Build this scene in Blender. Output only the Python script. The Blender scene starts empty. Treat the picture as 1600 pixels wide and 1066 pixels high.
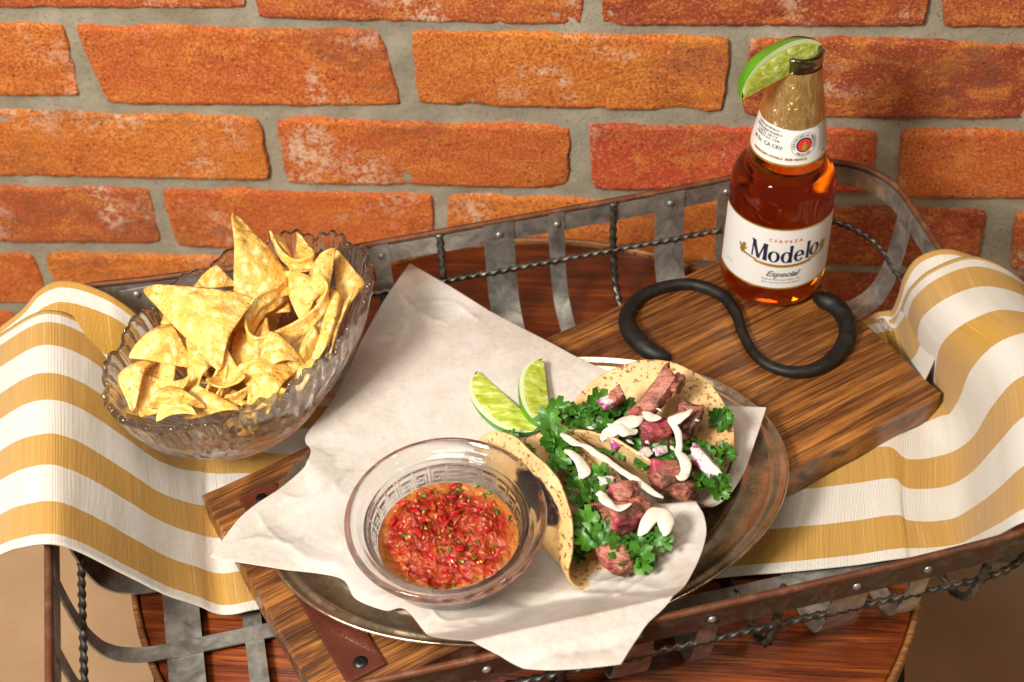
import bpy, bmesh, math, random
from mathutils import Vector as V, Matrix, noise as N
from math import sin, cos, pi, radians, sqrt
S = bpy.context.scene
R = random.Random(7)
# ------------------------------------------------------------------ camera
FPX = 2222.0
CX = V((0.99669473, 0.07458287, -0.03220253))     # camera right in world
CD = V((0.03100161, -0.7155933, -0.69782887))     # camera down
CF = V((-0.07509, 0.69452403, -0.71554026))       # camera forward
CAMP = V((0, 0, 0.718))
cd = bpy.data.cameras.new('camera'); cam = bpy.data.objects.new('camera', cd); S.collection.objects.link(cam)
cd.sensor_width = 36; cd.lens = FPX * 36 / 1600; cd.clip_start = 0.01; cd.clip_end = 50
m = Matrix((CX, -CD, -CF)).transposed().to_4x4(); m.translation = CAMP
cam.matrix_world = m
cd.dof.use_dof = True; cd.dof.focus_distance = 0.84; cd.dof.aperture_fstop = 9.0
S.camera = cam
# ------------------------------------------------------------------ light
w = bpy.data.worlds.new('World'); S.world = w; w.use_nodes = True
bg = w.node_tree.nodes['Background']; bg.inputs[0].default_value = (1.0, 0.90, 0.78, 1); bg.inputs[1].default_value = 0.13
def area(name, loc, target, size, power, col, sy=None):
    l = bpy.data.lights.new(name, 'AREA'); l.energy = power; l.size = size; l.color = col
    if sy: l.shape = 'RECTANGLE'; l.size_y = sy
    o = bpy.data.objects.new(name, l); S.collection.objects.link(o); o.location = loc
    o.rotation_euler = (V(target) - V(loc)).to_track_quat('-Z', 'Y').to_euler(); return o
area('window_light', (-0.58, -0.10, 0.95), (0.0, 0.62, 0.05), 0.26, 22.3, (1.0, 0.935, 0.85), 0.26)
area('overhead_fill', (-0.15, 0.1, 1.7), (0, 0.6, 0.0), 0.5, 7, (1.0, 0.90, 0.78))  # added soft warm fill from above, widened for more reflections in the glass
area('sparkle_light', (-0.32, 0.0, 1.25), (0, 0.6, 0.0), 0.06, 2.6, (1.0, 0.86, 0.70))  # small bright light added only for glints on glass and salsa
area('side_sparkle_light', (0.62, 0.15, 0.95), (0, 0.6, 0.0), 0.07, 1.3, (1.0, 0.82, 0.60))  # weak light added at the right for extra sparkle
S.view_settings.view_transform = 'Standard'; S.view_settings.look = 'None'
S.view_settings.exposure = 0.0; S.view_settings.gamma = 1
S.cycles.use_denoising = True
S.cycles.max_bounces = 24; S.cycles.transmission_bounces = 22; S.cycles.glossy_bounces = 8
S.cycles.transparent_max_bounces = 12
S.cycles.caustics_refractive = True; S.cycles.caustics_reflective = False; S.cycles.blur_glossy = 0.5
S.cycles.sample_clamp_indirect = 8

# ------------------------------------------------------------------ helpers
def P(px, py, z):
    d = CX * (px - 800) + CD * (py - 533) + CF * FPX
    return CAMP + d * ((z - CAMP.z) / d.z)
WALL_Y = 0.85
def PW(px, py):
    d = CX * (px - 800) + CD * (py - 533) + CF * FPX
    return CAMP + d * (WALL_Y / d.y)
def tag(o, label=None, cat=None, group=None, kind=None):
    if label: o['label'] = label
    if cat: o['category'] = cat
    if group: o['group'] = group
    if kind: o['kind'] = kind
    return o
def empty(name, loc=(0, 0, 0), rz=0):
    o = bpy.data.objects.new(name, None); S.collection.objects.link(o); o.location = loc; o.rotation_euler = (0, 0, rz)
    o.empty_display_size = .02; return o
def obj(name, me, mat=None, parent=None, smooth=True):
    """link mesh; coordinates are world, converted to the parent's frame (parents are unscaled)"""
    if isinstance(me, tuple):
        d = bpy.data.meshes.new(name); d.from_pydata([tuple(v) for v in me[0]], [], me[1]); me = d
    if mat: me.materials.append(mat)
    if smooth: me.polygons.foreach_set('use_smooth', [True] * len(me.polygons))
    me.update()
    o = bpy.data.objects.new(name, me); S.collection.objects.link(o)
    if parent: 
        o.parent = parent
        pm = Matrix.Translation(parent.location) @ parent.rotation_euler.to_matrix().to_4x4() if parent.type == 'EMPTY' else None
        if pm: me.transform(pm.inverted())
        elif parent.parent: pass
    return o
def subpart(name, me, mat, part, thing, smooth=True):
    o = obj(name, me, mat, thing, smooth); o.parent = part; return o
def grid(nx, ny, fn, close_x=False):
    vs = [fn(i / (nx if close_x else nx - 1), j / (ny - 1)) for j in range(ny) for i in range(nx)]
    fs = []
    for j in range(ny - 1):
        for i in range(nx if close_x else nx - 1):
            a = j * nx + i; b = j * nx + (i + 1) % nx
            fs.append((a, b, b + nx, a + nx))
    return vs, fs
def join(*ms):
    vs, fs = [], []
    for v, f in ms:
        k = len(vs); vs += list(v); fs += [tuple(i + k for i in q) for q in f]
    return vs, fs
def catmull(pts, n):
    pts = [V(p) for p in pts]; out = []
    for i in range(len(pts) - 1):
        p0 = pts[max(i - 1, 0)]; p1 = pts[i]; p2 = pts[i + 1]; p3 = pts[min(i + 2, len(pts) - 1)]
        for k in range(n):
            t = k / n
            out.append(.5 * ((2 * p1) + (p2 - p0) * t + (2 * p0 - 5 * p1 + 4 * p2 - p3) * t * t + (3 * p1 - p0 - 3 * p2 + p3) * t ** 3))
    out.append(pts[-1]); return out
def sweep(path, sec, closed=False, up=V((0, 0, 1)), twist=0, scale=None, caps=True):
    """sweep a section [(a,b)] along path; a along the side axis, b along the up-ish axis"""
    path = [V(p) for p in path]; n = len(path); m = len(sec); vs = []; fs = []
    L = 0
    for i, p in enumerate(path):
        t = (path[(i + 1) % n] - path[i - 1]) if closed else (path[min(i + 1, n - 1)] - path[max(i - 1, 0)])
        t.normalize()
        s = t.cross(up); s.normalize(); u = s.cross(t)
        if i: L += (p - path[i - 1]).length
        a = twist * L; sc = scale(i / (n - 1)) if scale else 1
        for (x, y) in sec:
            xx, yy = x * cos(a) - y * sin(a), x * sin(a) + y * cos(a)
            vs.append(p + s * xx * sc + u * yy * sc)
    for i in range(n if closed else n - 1):
        for k in range(m):
            a = i * m + k; b = i * m + (k + 1) % m; c = ((i + 1) % n) * m + (k + 1) % m; d = ((i + 1) % n) * m + k
            fs.append((a, b, c, d))
    if caps and not closed:
        fs.append(tuple(range(m))[::-1]); fs.append(tuple((n - 1) * m + k for k in range(m)))
    return vs, fs
def resample(pts, step, closed=False):
    pts = [V(p) for p in pts]; out = []
    for a, b in zip(pts, pts[1:] + (pts[:1] if closed else [])):
        k = max(1, round((b - a).length / step)); out += [a.lerp(b, i / k) for i in range(k)]
    return out if closed else out + [pts[-1]]
def circ(r, n=10, ry=None): return [(r * cos(2 * pi * k / n), (ry or r) * sin(2 * pi * k / n)) for k in range(n)]
def rect(w_, h_): return [(-w_ / 2, -h_ / 2), (w_ / 2, -h_ / 2), (w_ / 2, h_ / 2), (-w_ / 2, h_ / 2)]
def lathe(prof, n, c, ax=1, ay=1, rot=0, fn=None):
    """prof [(r,z)], closed bottom/top if r==0"""
    vs = []; fs = []
    for (r, z) in prof:
        for k in range(n):
            th = 2 * pi * k / n; rr, zz = (r, z) if fn is None else fn(th, r, z)
            x, y = rr * cos(th) * ax, rr * sin(th) * ay
            vs.append((c[0] + x * cos(rot) - y * sin(rot), c[1] + x * sin(rot) + y * cos(rot), c[2] + zz))
    for j in range(len(prof) - 1):
        for k in range(n):
            fs.append((j * n + k, j * n + (k + 1) % n, (j + 1) * n + (k + 1) % n, (j + 1) * n + k))
    return vs, fs
def fbm(p, o=4, f=1.0): return N.fractal(V(p) * f, 1.0, 2.0, o)
def bevel(o, wd, seg=2):
    b = o.modifiers.new('bevel', 'BEVEL'); b.width = wd; b.segments = seg; b.limit_method = 'ANGLE'; b.angle_limit = radians(40); return o
def solid(o, t, off=-1, sub=0):
    if sub: q = o.modifiers.new('sub', 'SUBSURF'); q.levels = sub; q.render_levels = sub
    s = o.modifiers.new('thick', 'SOLIDIFY'); s.thickness = t; s.offset = off; return o

# ------------------------------------------------------------------ materials
class MT:
    def __init__(s, name, **kw):
        s.m = bpy.data.materials.new(name); s.m.use_nodes = True; s.t = s.m.node_tree
        s.b = s.t.nodes['Principled BSDF']; s.out = s.t.nodes['Material Output']
        s.co = None
        for k, v in kw.items(): s.set(k.replace('_', ' '), v)
    def set(s, k, v):
        i = s.b.inputs[k]
        if hasattr(v, 'is_linked') or isinstance(v, bpy.types.NodeSocket): s.t.links.new(v, i)
        elif isinstance(v, (tuple, list)) and len(v) == 3 and i.type == 'RGBA': i.default_value = (*v, 1)
        else: i.default_value = v
        return s
    def n(s, typ, **kw):
        nd = s.t.nodes.new(typ)
        for k, v in kw.items():
            if k.startswith('_'): setattr(nd, k[1:], v)
        for k, v in kw.items():
            if not k.startswith('_'):
                key = int(k[1:]) if k[0] == 'i' and k[1:].isdigit() else k.replace('_', ' ')
                s.put(nd.inputs[key], v)
        return nd
    def put(s, i, v):
        if isinstance(v, bpy.types.NodeSocket): s.t.links.new(v, i)
        elif isinstance(v, (tuple, list)) and len(v) == 3 and i.type == 'RGBA': i.default_value = (*v, 1)
        else: i.default_value = v
    def coord(s, kind='Object', scale=(1, 1, 1), rot=(0, 0, 0)):
        c = s.n('ShaderNodeTexCoord').outputs[kind]
        if kind == 'Object':   # shift by a per-object random so that copies differ
            r = s.n('ShaderNodeObjectInfo').outputs['Random']
            k = s.n('ShaderNodeMath', _operation='MULTIPLY', i0=r, i1=7.3).outputs[0]
            c = s.n('ShaderNodeVectorMath', _operation='ADD', i0=c, i1=k).outputs[0]
        return s.n('ShaderNodeMapping', Vector=c, Scale=scale, Rotation=rot).outputs[0]
    def noise(s, co, sc, det=4, rough=.55, dist=0):
        return s.n('ShaderNodeTexNoise', Vector=co, Scale=sc, Detail=det, Roughness=rough, Distortion=dist).outputs[0]
    def vor(s, co, sc, feat='F1'):
        return s.n('ShaderNodeTexVoronoi', _feature=feat, Vector=co, Scale=sc).outputs[0]
    def ramp(s, f, stops, interp='LINEAR'):
        nd = s.n('ShaderNodeValToRGB', Fac=f); cr = nd.color_ramp; cr.interpolation = interp
        while len(cr.elements) < len(stops): cr.elements.new(.5)
        for e, (p, c) in zip(cr.elements, stops):
            e.position = p; e.color = (*c, 1) if isinstance(c, (tuple, list)) else (c, c, c, 1)
        return nd.outputs[0]
    def mix(s, f, a, b, mode='MIX'):
        nd = s.n('ShaderNodeMix', _data_type='RGBA', _blend_type=mode)
        s.put(nd.inputs[0], f); s.put(nd.inputs[6], a if isinstance(a, bpy.types.NodeSocket) else (*a, 1)); s.put(nd.inputs[7], b if isinstance(b, bpy.types.NodeSocket) else (*b, 1))
        return nd.outputs[2]
    def math(s, op, a, b=0.0): return s.n('ShaderNodeMath', _operation=op, i0=a, i1=b).outputs[0]
    def bump(s, h, strength=.3, dist=.001, nrm=None):
        nd = s.n('ShaderNodeBump', Height=h, Strength=strength, Distance=dist)
        if nrm is not None: s.put(nd.inputs['Normal'], nrm)
        s.set('Normal', nd.outputs[0]); return nd.outputs[0]

def m_brick():
    M = MT('fired_clay'); co = M.coord(); st = M.coord(scale=(1, 1, 2.0))
    rnd = M.n('ShaderNodeObjectInfo').outputs['Random']
    base = M.n('ShaderNodeObjectInfo').outputs['Color']
    c = M.mix(M.ramp(M.noise(st, 11, 5, .6), [(.42, 0.0), (.62, .8)]), base, M.mix(.5, base, (.46, .085, .022)))
    c = M.mix(M.ramp(M.noise(st, 34, 6, .7, .5), [(.48, 0.0), (.66, .7)]), c, (.72, .25, .035))
    gr = M.noise(co, 520, 3, .75)
    c = M.mix(M.ramp(gr, [(.38, .8), (.50, 0.0)]), c, (.26, .045, .010))
    c = M.mix(M.ramp(gr, [(.55, 0.0), (.66, .65)]), c, (.78, .38, .15))
    ef = M.math('MULTIPLY', M.ramp(M.noise(co, 13, 3, .5, .6), [(.57, 0.0), (.68, 1.0)]), M.ramp(M.noise(co, 130, 7, .8), [(.48, 0.0), (.55, .75)]))
    c = M.mix(ef, c, (.76, .54, .38))
    dk = M.math('MULTIPLY', M.ramp(M.noise(st, 8, 3), [(.55, 0.0), (.66, 1.0)]), M.ramp(M.noise(st, 60, 5, .7), [(.4, 0.0), (.6, .6)]))
    c = M.mix(dk, c, (.17, .06, .03))
    pit = M.math('MULTIPLY', M.ramp(M.vor(co, 210), [(.10, 1.0), (.22, 0.0)]), M.ramp(M.noise(co, 34, 3), [(.50, 0.0), (.58, 1.0)]))
    c = M.mix(M.math('MULTIPLY', pit, .8), c, (.16, .045, .018))
    sp = M.math('MULTIPLY', M.ramp(M.vor(M.coord(scale=(1.1, 1.1, 1.1)), 115), [(.0, .9), (.12, 0.0)]), M.ramp(M.noise(co, 25, 2), [(.48, 0.0), (.56, 1.0)]))
    c = M.mix(sp, c, (.80, .60, .46))
    M.set('Base Color', c); M.set('Roughness', .85)
    h = M.math('SUBTRACT', M.math('ADD', M.noise(co, 300, 5, .75), M.math('MULTIPLY', M.noise(co, 90, 5), .8)), M.math('MULTIPLY', pit, .8))
    M.bump(h, .85, .0018); return M.m
def m_mortar():
    M = MT('mortar'); co = M.coord()
    c = M.ramp(M.noise(co, 30, 6, .6), [(.25, (.24, .21, .15)), (.55, (.35, .315, .235)), (.8, (.47, .43, .34))])
    c = M.mix(M.ramp(M.noise(co, 400, 3), [(.3, .7), (.42, 0.0)]), c, (.15, .12, .075))
    M.set('Base Color', c); M.set('Roughness', .95); M.bump(M.noise(co, 260, 6, .75), .7, .002); return M.m
def m_wood(name, dark, mid, light, axis_rot=0, gloss=.45, coat=0.0, sc=1.0, knots=True):
    M = MT(name); co = M.coord('Object', (2.2 * sc, 26 * sc, 12), (0, 0, axis_rot)); big = M.coord('Object', (3 * sc, 11 * sc, 8), (0, 0, axis_rot))
    n1 = M.noise(co, 3.0, 8, .62, 1.6); n2 = M.noise(big, 2.2, 5, .6, 2.2)
    c = M.ramp(n1, [(.28, dark), (.5, mid), (.72, light)])
    c = M.mix(M.ramp(n2, [(.42, 0.0), (.66, .85)]), c, dark)
    fine = M.noise(M.coord('Object', (26 * sc, 900 * sc, 60), (0, 0, axis_rot)), 1, 3, .6)
    rings = M.noise(M.coord('Object', (5 * sc, 190 * sc, 20), (0, 0, axis_rot)), 1, 4, .65, 1.2)
    c = M.mix(M.ramp(rings, [(.40, .75), (.52, 0.0)]), c, dark)
    c = M.mix(M.ramp(rings, [(.56, 0.0), (.68, .5)]), c, light)
    c = M.mix(M.ramp(fine, [(.34, .85), (.46, 0.0)]), c, tuple(x * .30 for x in dark))
    M.set('Base Color', c); M.set('Roughness', M.ramp(n1, [(0, gloss + .12), (1, gloss - .06)])); M.set('Coat Weight', coat); M.set('Coat Roughness', .22)
    M.bump(M.math('ADD', fine, n1), .35, .0008); return M.m
def m_metal(name, a, b, c_, rough=.42, rust=None, metallic=.9, sc=60):
    M = MT(name); co = M.coord()
    c = M.ramp(M.noise(co, sc, 6, .62, .8), [(.3, a), (.5, b), (.72, c_)])
    if rust: c = M.mix(M.ramp(M.noise(co, 110, 7, .7), [(.45, 0.0), (.58, 1.0)]), c, rust)
    M.set('Base Color', c); M.set('Metallic', metallic); M.set('Roughness', M.ramp(M.noise(co, 90, 4), [(.3, rough - .1), (.7, rough + .15)]))
    M.bump(M.noise(co, 300, 4), .25, .0006); return M.m
BRICK, MORTAR = m_brick(), m_mortar()
BOARD = m_wood('acacia_wood', (.13, .045, .014), (.36, .155, .045), (.56, .29, .10), radians(-35), .42, .25)
SEAT = m_wood('stained_seat_wood', (.09, .015, .003), (.24, .045, .007), (.40, .11, .016), radians(-62), .32, .5)
EDGEW = m_wood('dark_rim_wood', (.05, .018, .01), (.13, .04, .018), (.20, .06, .025), 0, .4)
GALV = m_metal('galvanised_steel', (.18, .170, .150), (.33, .315, .285), (.52, .50, .455), .40, None, .68, 75)
RODM = m_metal('dark_twisted_iron', (.06, .055, .05), (.14, .13, .11), (.30, .27, .22), .42)
RIMM = m_metal('rusty_rim_iron', (.07, .036, .022), (.16, .07, .038), (.28, .13, .07), .5, (.16, .05, .02), .45)
BLKI = m_metal('black_forged_iron', (.012, .011, .010), (.022, .02, .018), (.05, .045, .04), .5, None, .6)
PLAT = m_metal('tarnished_silver', (.40, .27, .16), (.60, .46, .31), (.78, .68, .54), .22, None, .93, 35)
SCREW = m_metal('black_screw', (.02, .02, .02), (.04, .04, .04), (.09, .09, .08), .35)
def m_leather():
    M = MT('brown_leather'); co = M.coord()
    c = M.ramp(M.noise(co, 25, 5, .6), [(.3, (.045, .010, .006)), (.7, (.115, .026, .013))])
    M.set('Base Color', c); M.set('Roughness', .33); M.set('Coat Weight', .3)
    M.bump(M.math('ADD', M.vor(co, 420), M.noise(co, 120, 4)), .3, .0006); return M.m
LEATHER = m_leather()
def m_floor():
    M = MT('tan_floor'); co = M.coord()
    M.set('Base Color', M.ramp(M.noise(co, 9, 6, .6), [(.3, (.50, .33, .17)), (.7, (.62, .43, .25))])); M.set('Roughness', .8)
    M.bump(M.noise(co, 150, 4), .4, .002); return M.m
STRIPES = [.018, .056, .165, .296, .417, .563, .693, .836, .962]
def m_cloth():
    M = MT('striped_linen'); uv = M.n('ShaderNodeTexCoord').outputs['UV']
    sep = M.n('ShaderNodeSeparateXYZ', Vector=uv); u, t = sep.outputs[0], sep.outputs[1]
    jit = M.math('MULTIPLY', M.math('SUBTRACT', M.noise(M.n('ShaderNodeMapping', Vector=uv, Scale=(700, 6, 1)).outputs[0], 1, 1), .5), .004)
    tt = M.math('ADD', t, jit)
    stops = [(0.0, 0.0)]; c = 0.0
    for x in STRIPES: c = 1 - c; stops.append((x, c))
    st = M.ramp(tt, stops, 'CONSTANT')         # 1 = white
    slub = M.noise(M.n('ShaderNodeMapping', Vector=uv, Scale=(420, 2.6, 1)).outputs[0], 1, 2)
    slub2 = M.noise(M.n('ShaderNodeMapping', Vector=uv, Scale=(26, .8, 1)).outputs[0], 1, 2)
    yel = M.ramp(slub, [(.30, (.53, .265, .020)), (.55, (.60, .315, .028)), (.68, (.64, .36, .045)), (.76, (.82, .64, .30))])
    wht = M.ramp(slub2, [(.35, (.78, .73, .64)), (.5, (.82, .785, .71)), (.65, (.84, .81, .75))])
    col = M.mix(st, yel, wht)
    wx = M.n('ShaderNodeTexWave', _wave_type='BANDS', _bands_direction='X', Vector=uv, Scale=170, Distortion=1.2, Detail=2).outputs[1]
    wy = M.n('ShaderNodeTexWave', _wave_type='BANDS', _bands_direction='Y', Vector=uv, Scale=75, Distortion=1.2, Detail=2).outputs[1]
    wv = M.math('MULTIPLY', wx, wy)
    col = M.mix(M.math('MULTIPLY', M.math('SUBTRACT', 1.0, wv), .12), col, (.36, .21, .06), 'MIX')
    M.set('Base Color', col); M.set('Roughness', .85); M.set('Sheen Weight', .25)
    M.bump(M.math('ADD', wv, M.math('MULTIPLY', slub, .8)), .8, .0007); return M.m
CLOTH = m_cloth()
def m_paper():
    M = MT('parchment_paper'); co = M.coord()
    c = M.ramp(M.noise(co, 320, 5, .7), [(.3, (.62, .565, .505)), (.5, (.70, .65, .59)), (.7, (.77, .725, .67))])
    c = M.mix(M.ramp(M.noise(co, 15, 8, .75, .4), [(.5, 0.0), (.62, .75)]), c, (.84, .805, .77))
    c = M.mix(M.ramp(M.noise(co, 20, 4), [(.25, .45), (.45, 0.0)]), c, (.56, .42, .32))
    M.set('Base Color', c); M.set('Roughness', .42)
    h = M.math('ADD', M.noise(co, 30, 5, .55, 1.2), M.math('MULTIPLY', M.noise(co, 500, 3), .12)); nb = M.bump(h, .18, .003)
    tr = M.n('ShaderNodeBsdfTranslucent', Color=(.85, .72, .58))
    mx = M.n('ShaderNodeMixShader', i0=.22, i1=M.b.outputs[0], i2=tr.outputs[0]); M.t.links.new(mx.outputs[0], M.out.inputs[0]); return M.m
PAPER = m_paper()
def m_glass(name, col=(1, 1, 1), rough=.0, ior=1.48, absorb=None, dens=0, bumpy=None, clear=0, tint=(1, 1, 1)):
    M = MT(name, Base_Color=col, Roughness=rough, IOR=ior, Transmission_Weight=1.0)
    if bumpy: M.bump(M.noise(M.coord(), bumpy[0], 2), bumpy[1], .001)
    if absorb:
        v = M.n('ShaderNodeVolumeAbsorption', Color=(*absorb, 1), Density=dens); M.t.links.new(v.outputs[0], M.out.inputs['Volume'])
    if clear:
        tr = M.n('ShaderNodeBsdfTransparent', Color=tint)
        mx = M.n('ShaderNodeMixShader', i0=clear, i1=M.b.outputs[0], i2=tr.outputs[0]); M.t.links.new(mx.outputs[0], M.out.inputs[0])
    return M.m
CRYSTAL = m_glass('cut_crystal', (1, 1, 1), .0, 1.5, clear=.09)
CLEAR = m_glass('clear_glass', (1, 1, 1), .0, 1.45, clear=.08)
BOTTLE = m_glass('bottle_glass', (1, 1, 1), .0, 1.5)
BEER = m_glass('beer_in_bottle', (1, 1, 1), .0, 1.40, (.9975, .84, .025), 76, bumpy=(28, .10))
def m_chip():
    M = MT('corn_chip'); co = M.coord()
    c = M.ramp(M.noise(co, 38, 5, .6), [(.3, (.76, .37, .055)), (.5, (.83, .49, .105)), (.7, (.87, .59, .18))])
    c = M.mix(M.ramp(M.vor(co, 170), [(.12, .85), (.5, 0.0)]), c, (.93, .76, .38))
    c = M.mix(M.ramp(M.noise(co, 200, 4, .7), [(.34, .4), (.45, 0.0)]), c, (.70, .30, .035))
    fl = M.math('MULTIPLY', M.ramp(M.vor(co, 380), [(.16, 1.0), (.28, 0.0)]), M.ramp(M.noise(co, 60, 2), [(.42, 0.0), (.52, 1.0)]))
    c = M.mix(M.math('MULTIPLY', fl, .75), c, (.24, .11, .03))
    M.set('Base Color', c); M.set('Roughness', .48); M.set('Subsurface Weight', .15); M.set('Subsurface Radius', (.004, .0015, .0004)); M.set('Subsurface Scale', .6)
    M.bump(M.math('ADD', M.noise(co, 220, 4, .6), M.math('MULTIPLY', M.vor(co, 150, 'SMOOTH_F1'), -1.2)), .9, .0022); return M.m
CHIP = m_chip()
def m_tortilla(name='corn_tortilla', char=.5):
    M = MT(name); co = M.coord()
    c = M.ramp(M.noise(co, 26, 5, .6), [(.3, (.62, .37, .13)), (.52, (.74, .50, .22)), (.75, (.82, .62, .34))])
    br = M.ramp(M.noise(co, 60, 3, .5), [(.52, 0.0), (.80, .5)]); c = M.mix(br, c, (.50, .22, .06))
    bl = M.math('MULTIPLY', M.ramp(M.noise(co, 200, 3, .5), [(.63, 0.0), (.72, .85)]), M.ramp(M.noise(co, 22, 3), [(char + .04, 0.0), (char + .14, 1.0)]))
    c = M.mix(bl, c, (.045, .018, .012))
    at = M.n('ShaderNodeAttribute', _attribute_name='char').outputs[2]
    big = M.ramp(M.math('ADD', at, M.math('MULTIPLY', M.math('SUBTRACT', M.noise(co, 60, 5), .5), .7)), [(.45, 0.0), (.58, 1.0)])
    c = M.mix(big, c, (.022, .012, .012))
    edge = M.n('ShaderNodeAttribute', _attribute_name='edge').outputs[2]
    spots = M.math('MULTIPLY', M.ramp(M.noise(co, 330, 2, .5, .2), [(.56, 0.0), (.66, .9)]), edge)
    c = M.mix(spots, c, (.20, .06, .018))
    M.set('Base Color', c); M.set('Roughness', .6); M.set('Subsurface Weight', .1); M.set('Subsurface Radius', (.003, .002, .001)); M.set('Subsurface Scale', .5)
    M.bump(M.math('ADD', M.noise(co, 60, 3), M.noise(co, 260, 4)), .4, .0012); return M.m
TORT = m_tortilla(char=.5)
def m_simple(name, stops, sc, rough, bump=0, bsc=200, sss=0, **kw):
    M = MT(name, **kw); co = M.coord(); M.set('Base Color', M.ramp(M.noise(co, sc, 4, .6), stops)); M.set('Roughness', rough)
    if bump: M.bump(M.noise(co, bsc, 4), bump, .001)
    if sss: M.set('Subsurface Weight', sss); M.set('Subsurface Radius', (.004, .002, .001)); M.set('Subsurface Scale', .6)
    return M.m
def m_meat(name, mag):
    M = MT(name); co = M.coord()
    c = M.ramp(M.noise(M.coord(scale=(1, 3.5, 3.5)), 90, 5, .65, .5), [(.28, (.16, .040, .025)), (.44, (.36, .115, .075)), (.58, (.50, .205, .145)), (.75, (.58, .30, .22))])
    c = M.mix(M.ramp(M.noise(co, 48, 4, .6), [(.50 - mag, 0.0), (.62 - mag, .85)]), c, (.44, .022, .085))
    c = M.mix(M.ramp(M.noise(M.coord(scale=(1.3, 1.3, 1.3)), 34, 5, .6), [(.50, 0.0), (.60, .9)]), c, (.075, .026, .014))
    M.set('Base Color', c); M.set('Roughness', .34); M.set('Subsurface Weight', .12); M.set('Subsurface Radius', (.004, .001, .0006)); M.set('Subsurface Scale', .5)
    M.bump(M.noise(M.coord(scale=(1, 3, 3)), 220, 4, .6), .7, .0015); return M.m
MEAT, MEATP = m_meat('grilled_steak', -.08), m_meat('steak_pink_edge', -.01)
CREAM = m_simple('white_cream', [(.3, (.72, .66, .55)), (.7, (.79, .74, .65))], 60, .22, .1, 100, .2)
ONION = m_simple('onion', [(.35, (.70, .60, .55)), (.52, (.74, .62, .60)), (.60, (.36, .05, .22))], 90, .3, .1, 100, .2)
PEEL = m_simple('lime_peel', [(.3, (.055, .22, .008)), (.7, (.12, .36, .015))], 60, .33, .35, 700)
PITH = m_simple('lime_pith', [(.3, (.62, .72, .36)), (.7, (.75, .80, .52))], 60, .5)
def m_pulp():
    M = MT('lime_pulp'); co = M.coord(scale=(1, 1, 1))
    c = M.ramp(M.noise(M.coord(scale=(40, 130, 130)), 2.2, 4, .6, .6), [(.3, (.28, .36, .02)), (.47, (.44, .53, .06)), (.58, (.58, .66, .16)), (.68, (.84, .88, .52))])
    M.set('Base Color', c); M.set('Roughness', .22); M.set('Subsurface Weight', .25); M.set('Subsurface Radius', (.004, .004, .001)); M.set('Subsurface Scale', .6)
    M.bump(M.noise(M.coord(scale=(60, 220, 220)), 2, 3), .4, .0012); return M.m
PULP = m_pulp()
LEAF = m_simple('cilantro_leaf', [(.3, (.022, .10, .006)), (.55, (.055, .19, .012)), (.75, (.12, .29, .03))], 70, .4, .4, 300)
LEAFD = m_simple('cilantro_leaf_dark', [(.3, (.016, .075, .006)), (.55, (.035, .14, .010)), (.75, (.08, .22, .02))], 70, .4, .4, 300)
def m_salsa():
    M = MT('red_salsa'); co = M.coord()
    c = M.ramp(M.noise(co, 75, 6, .62), [(.28, (.15, .009, .003)), (.45, (.29, .022, .006)), (.58, (.38, .055, .010)), (.7, (.40, .12, .02)), (.8, (.24, .15, .03))])
    c = M.mix(M.ramp(M.noise(M.coord(scale=(1.2, 1.2, 1.2)), 110, 4, .6), [(.54, 0.0), (.62, .9)]), c, (.40, .010, .008))
    ed = M.n('ShaderNodeAttribute', _attribute_name='edge').outputs[2]
    c = M.mix(ed, c, (.46, .17, .035))
    M.set('Base Color', c); M.set('Roughness', .10); M.set('Subsurface Weight', .1); M.set('Subsurface Radius', (.004, .001, .0005)); M.set('Subsurface Scale', .5)
    M.bump(M.math('ADD', M.noise(co, 150, 5, .6), M.vor(co, 170, 'SMOOTH_F1')), .9, .003); return M.m
SALSA = m_salsa()
def flat(name, c, rough=.4, metallic=0.0): return MT(name, Base_Color=c, Roughness=rough, Metallic=metallic).m

# ------------------------------------------------------------------ setting: floor
f = obj('floor', grid(2, 2, lambda a, b: (-3 + 6 * a, -2 + 5 * b, -.45)), m_floor()); tag(f, kind='structure')

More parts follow.
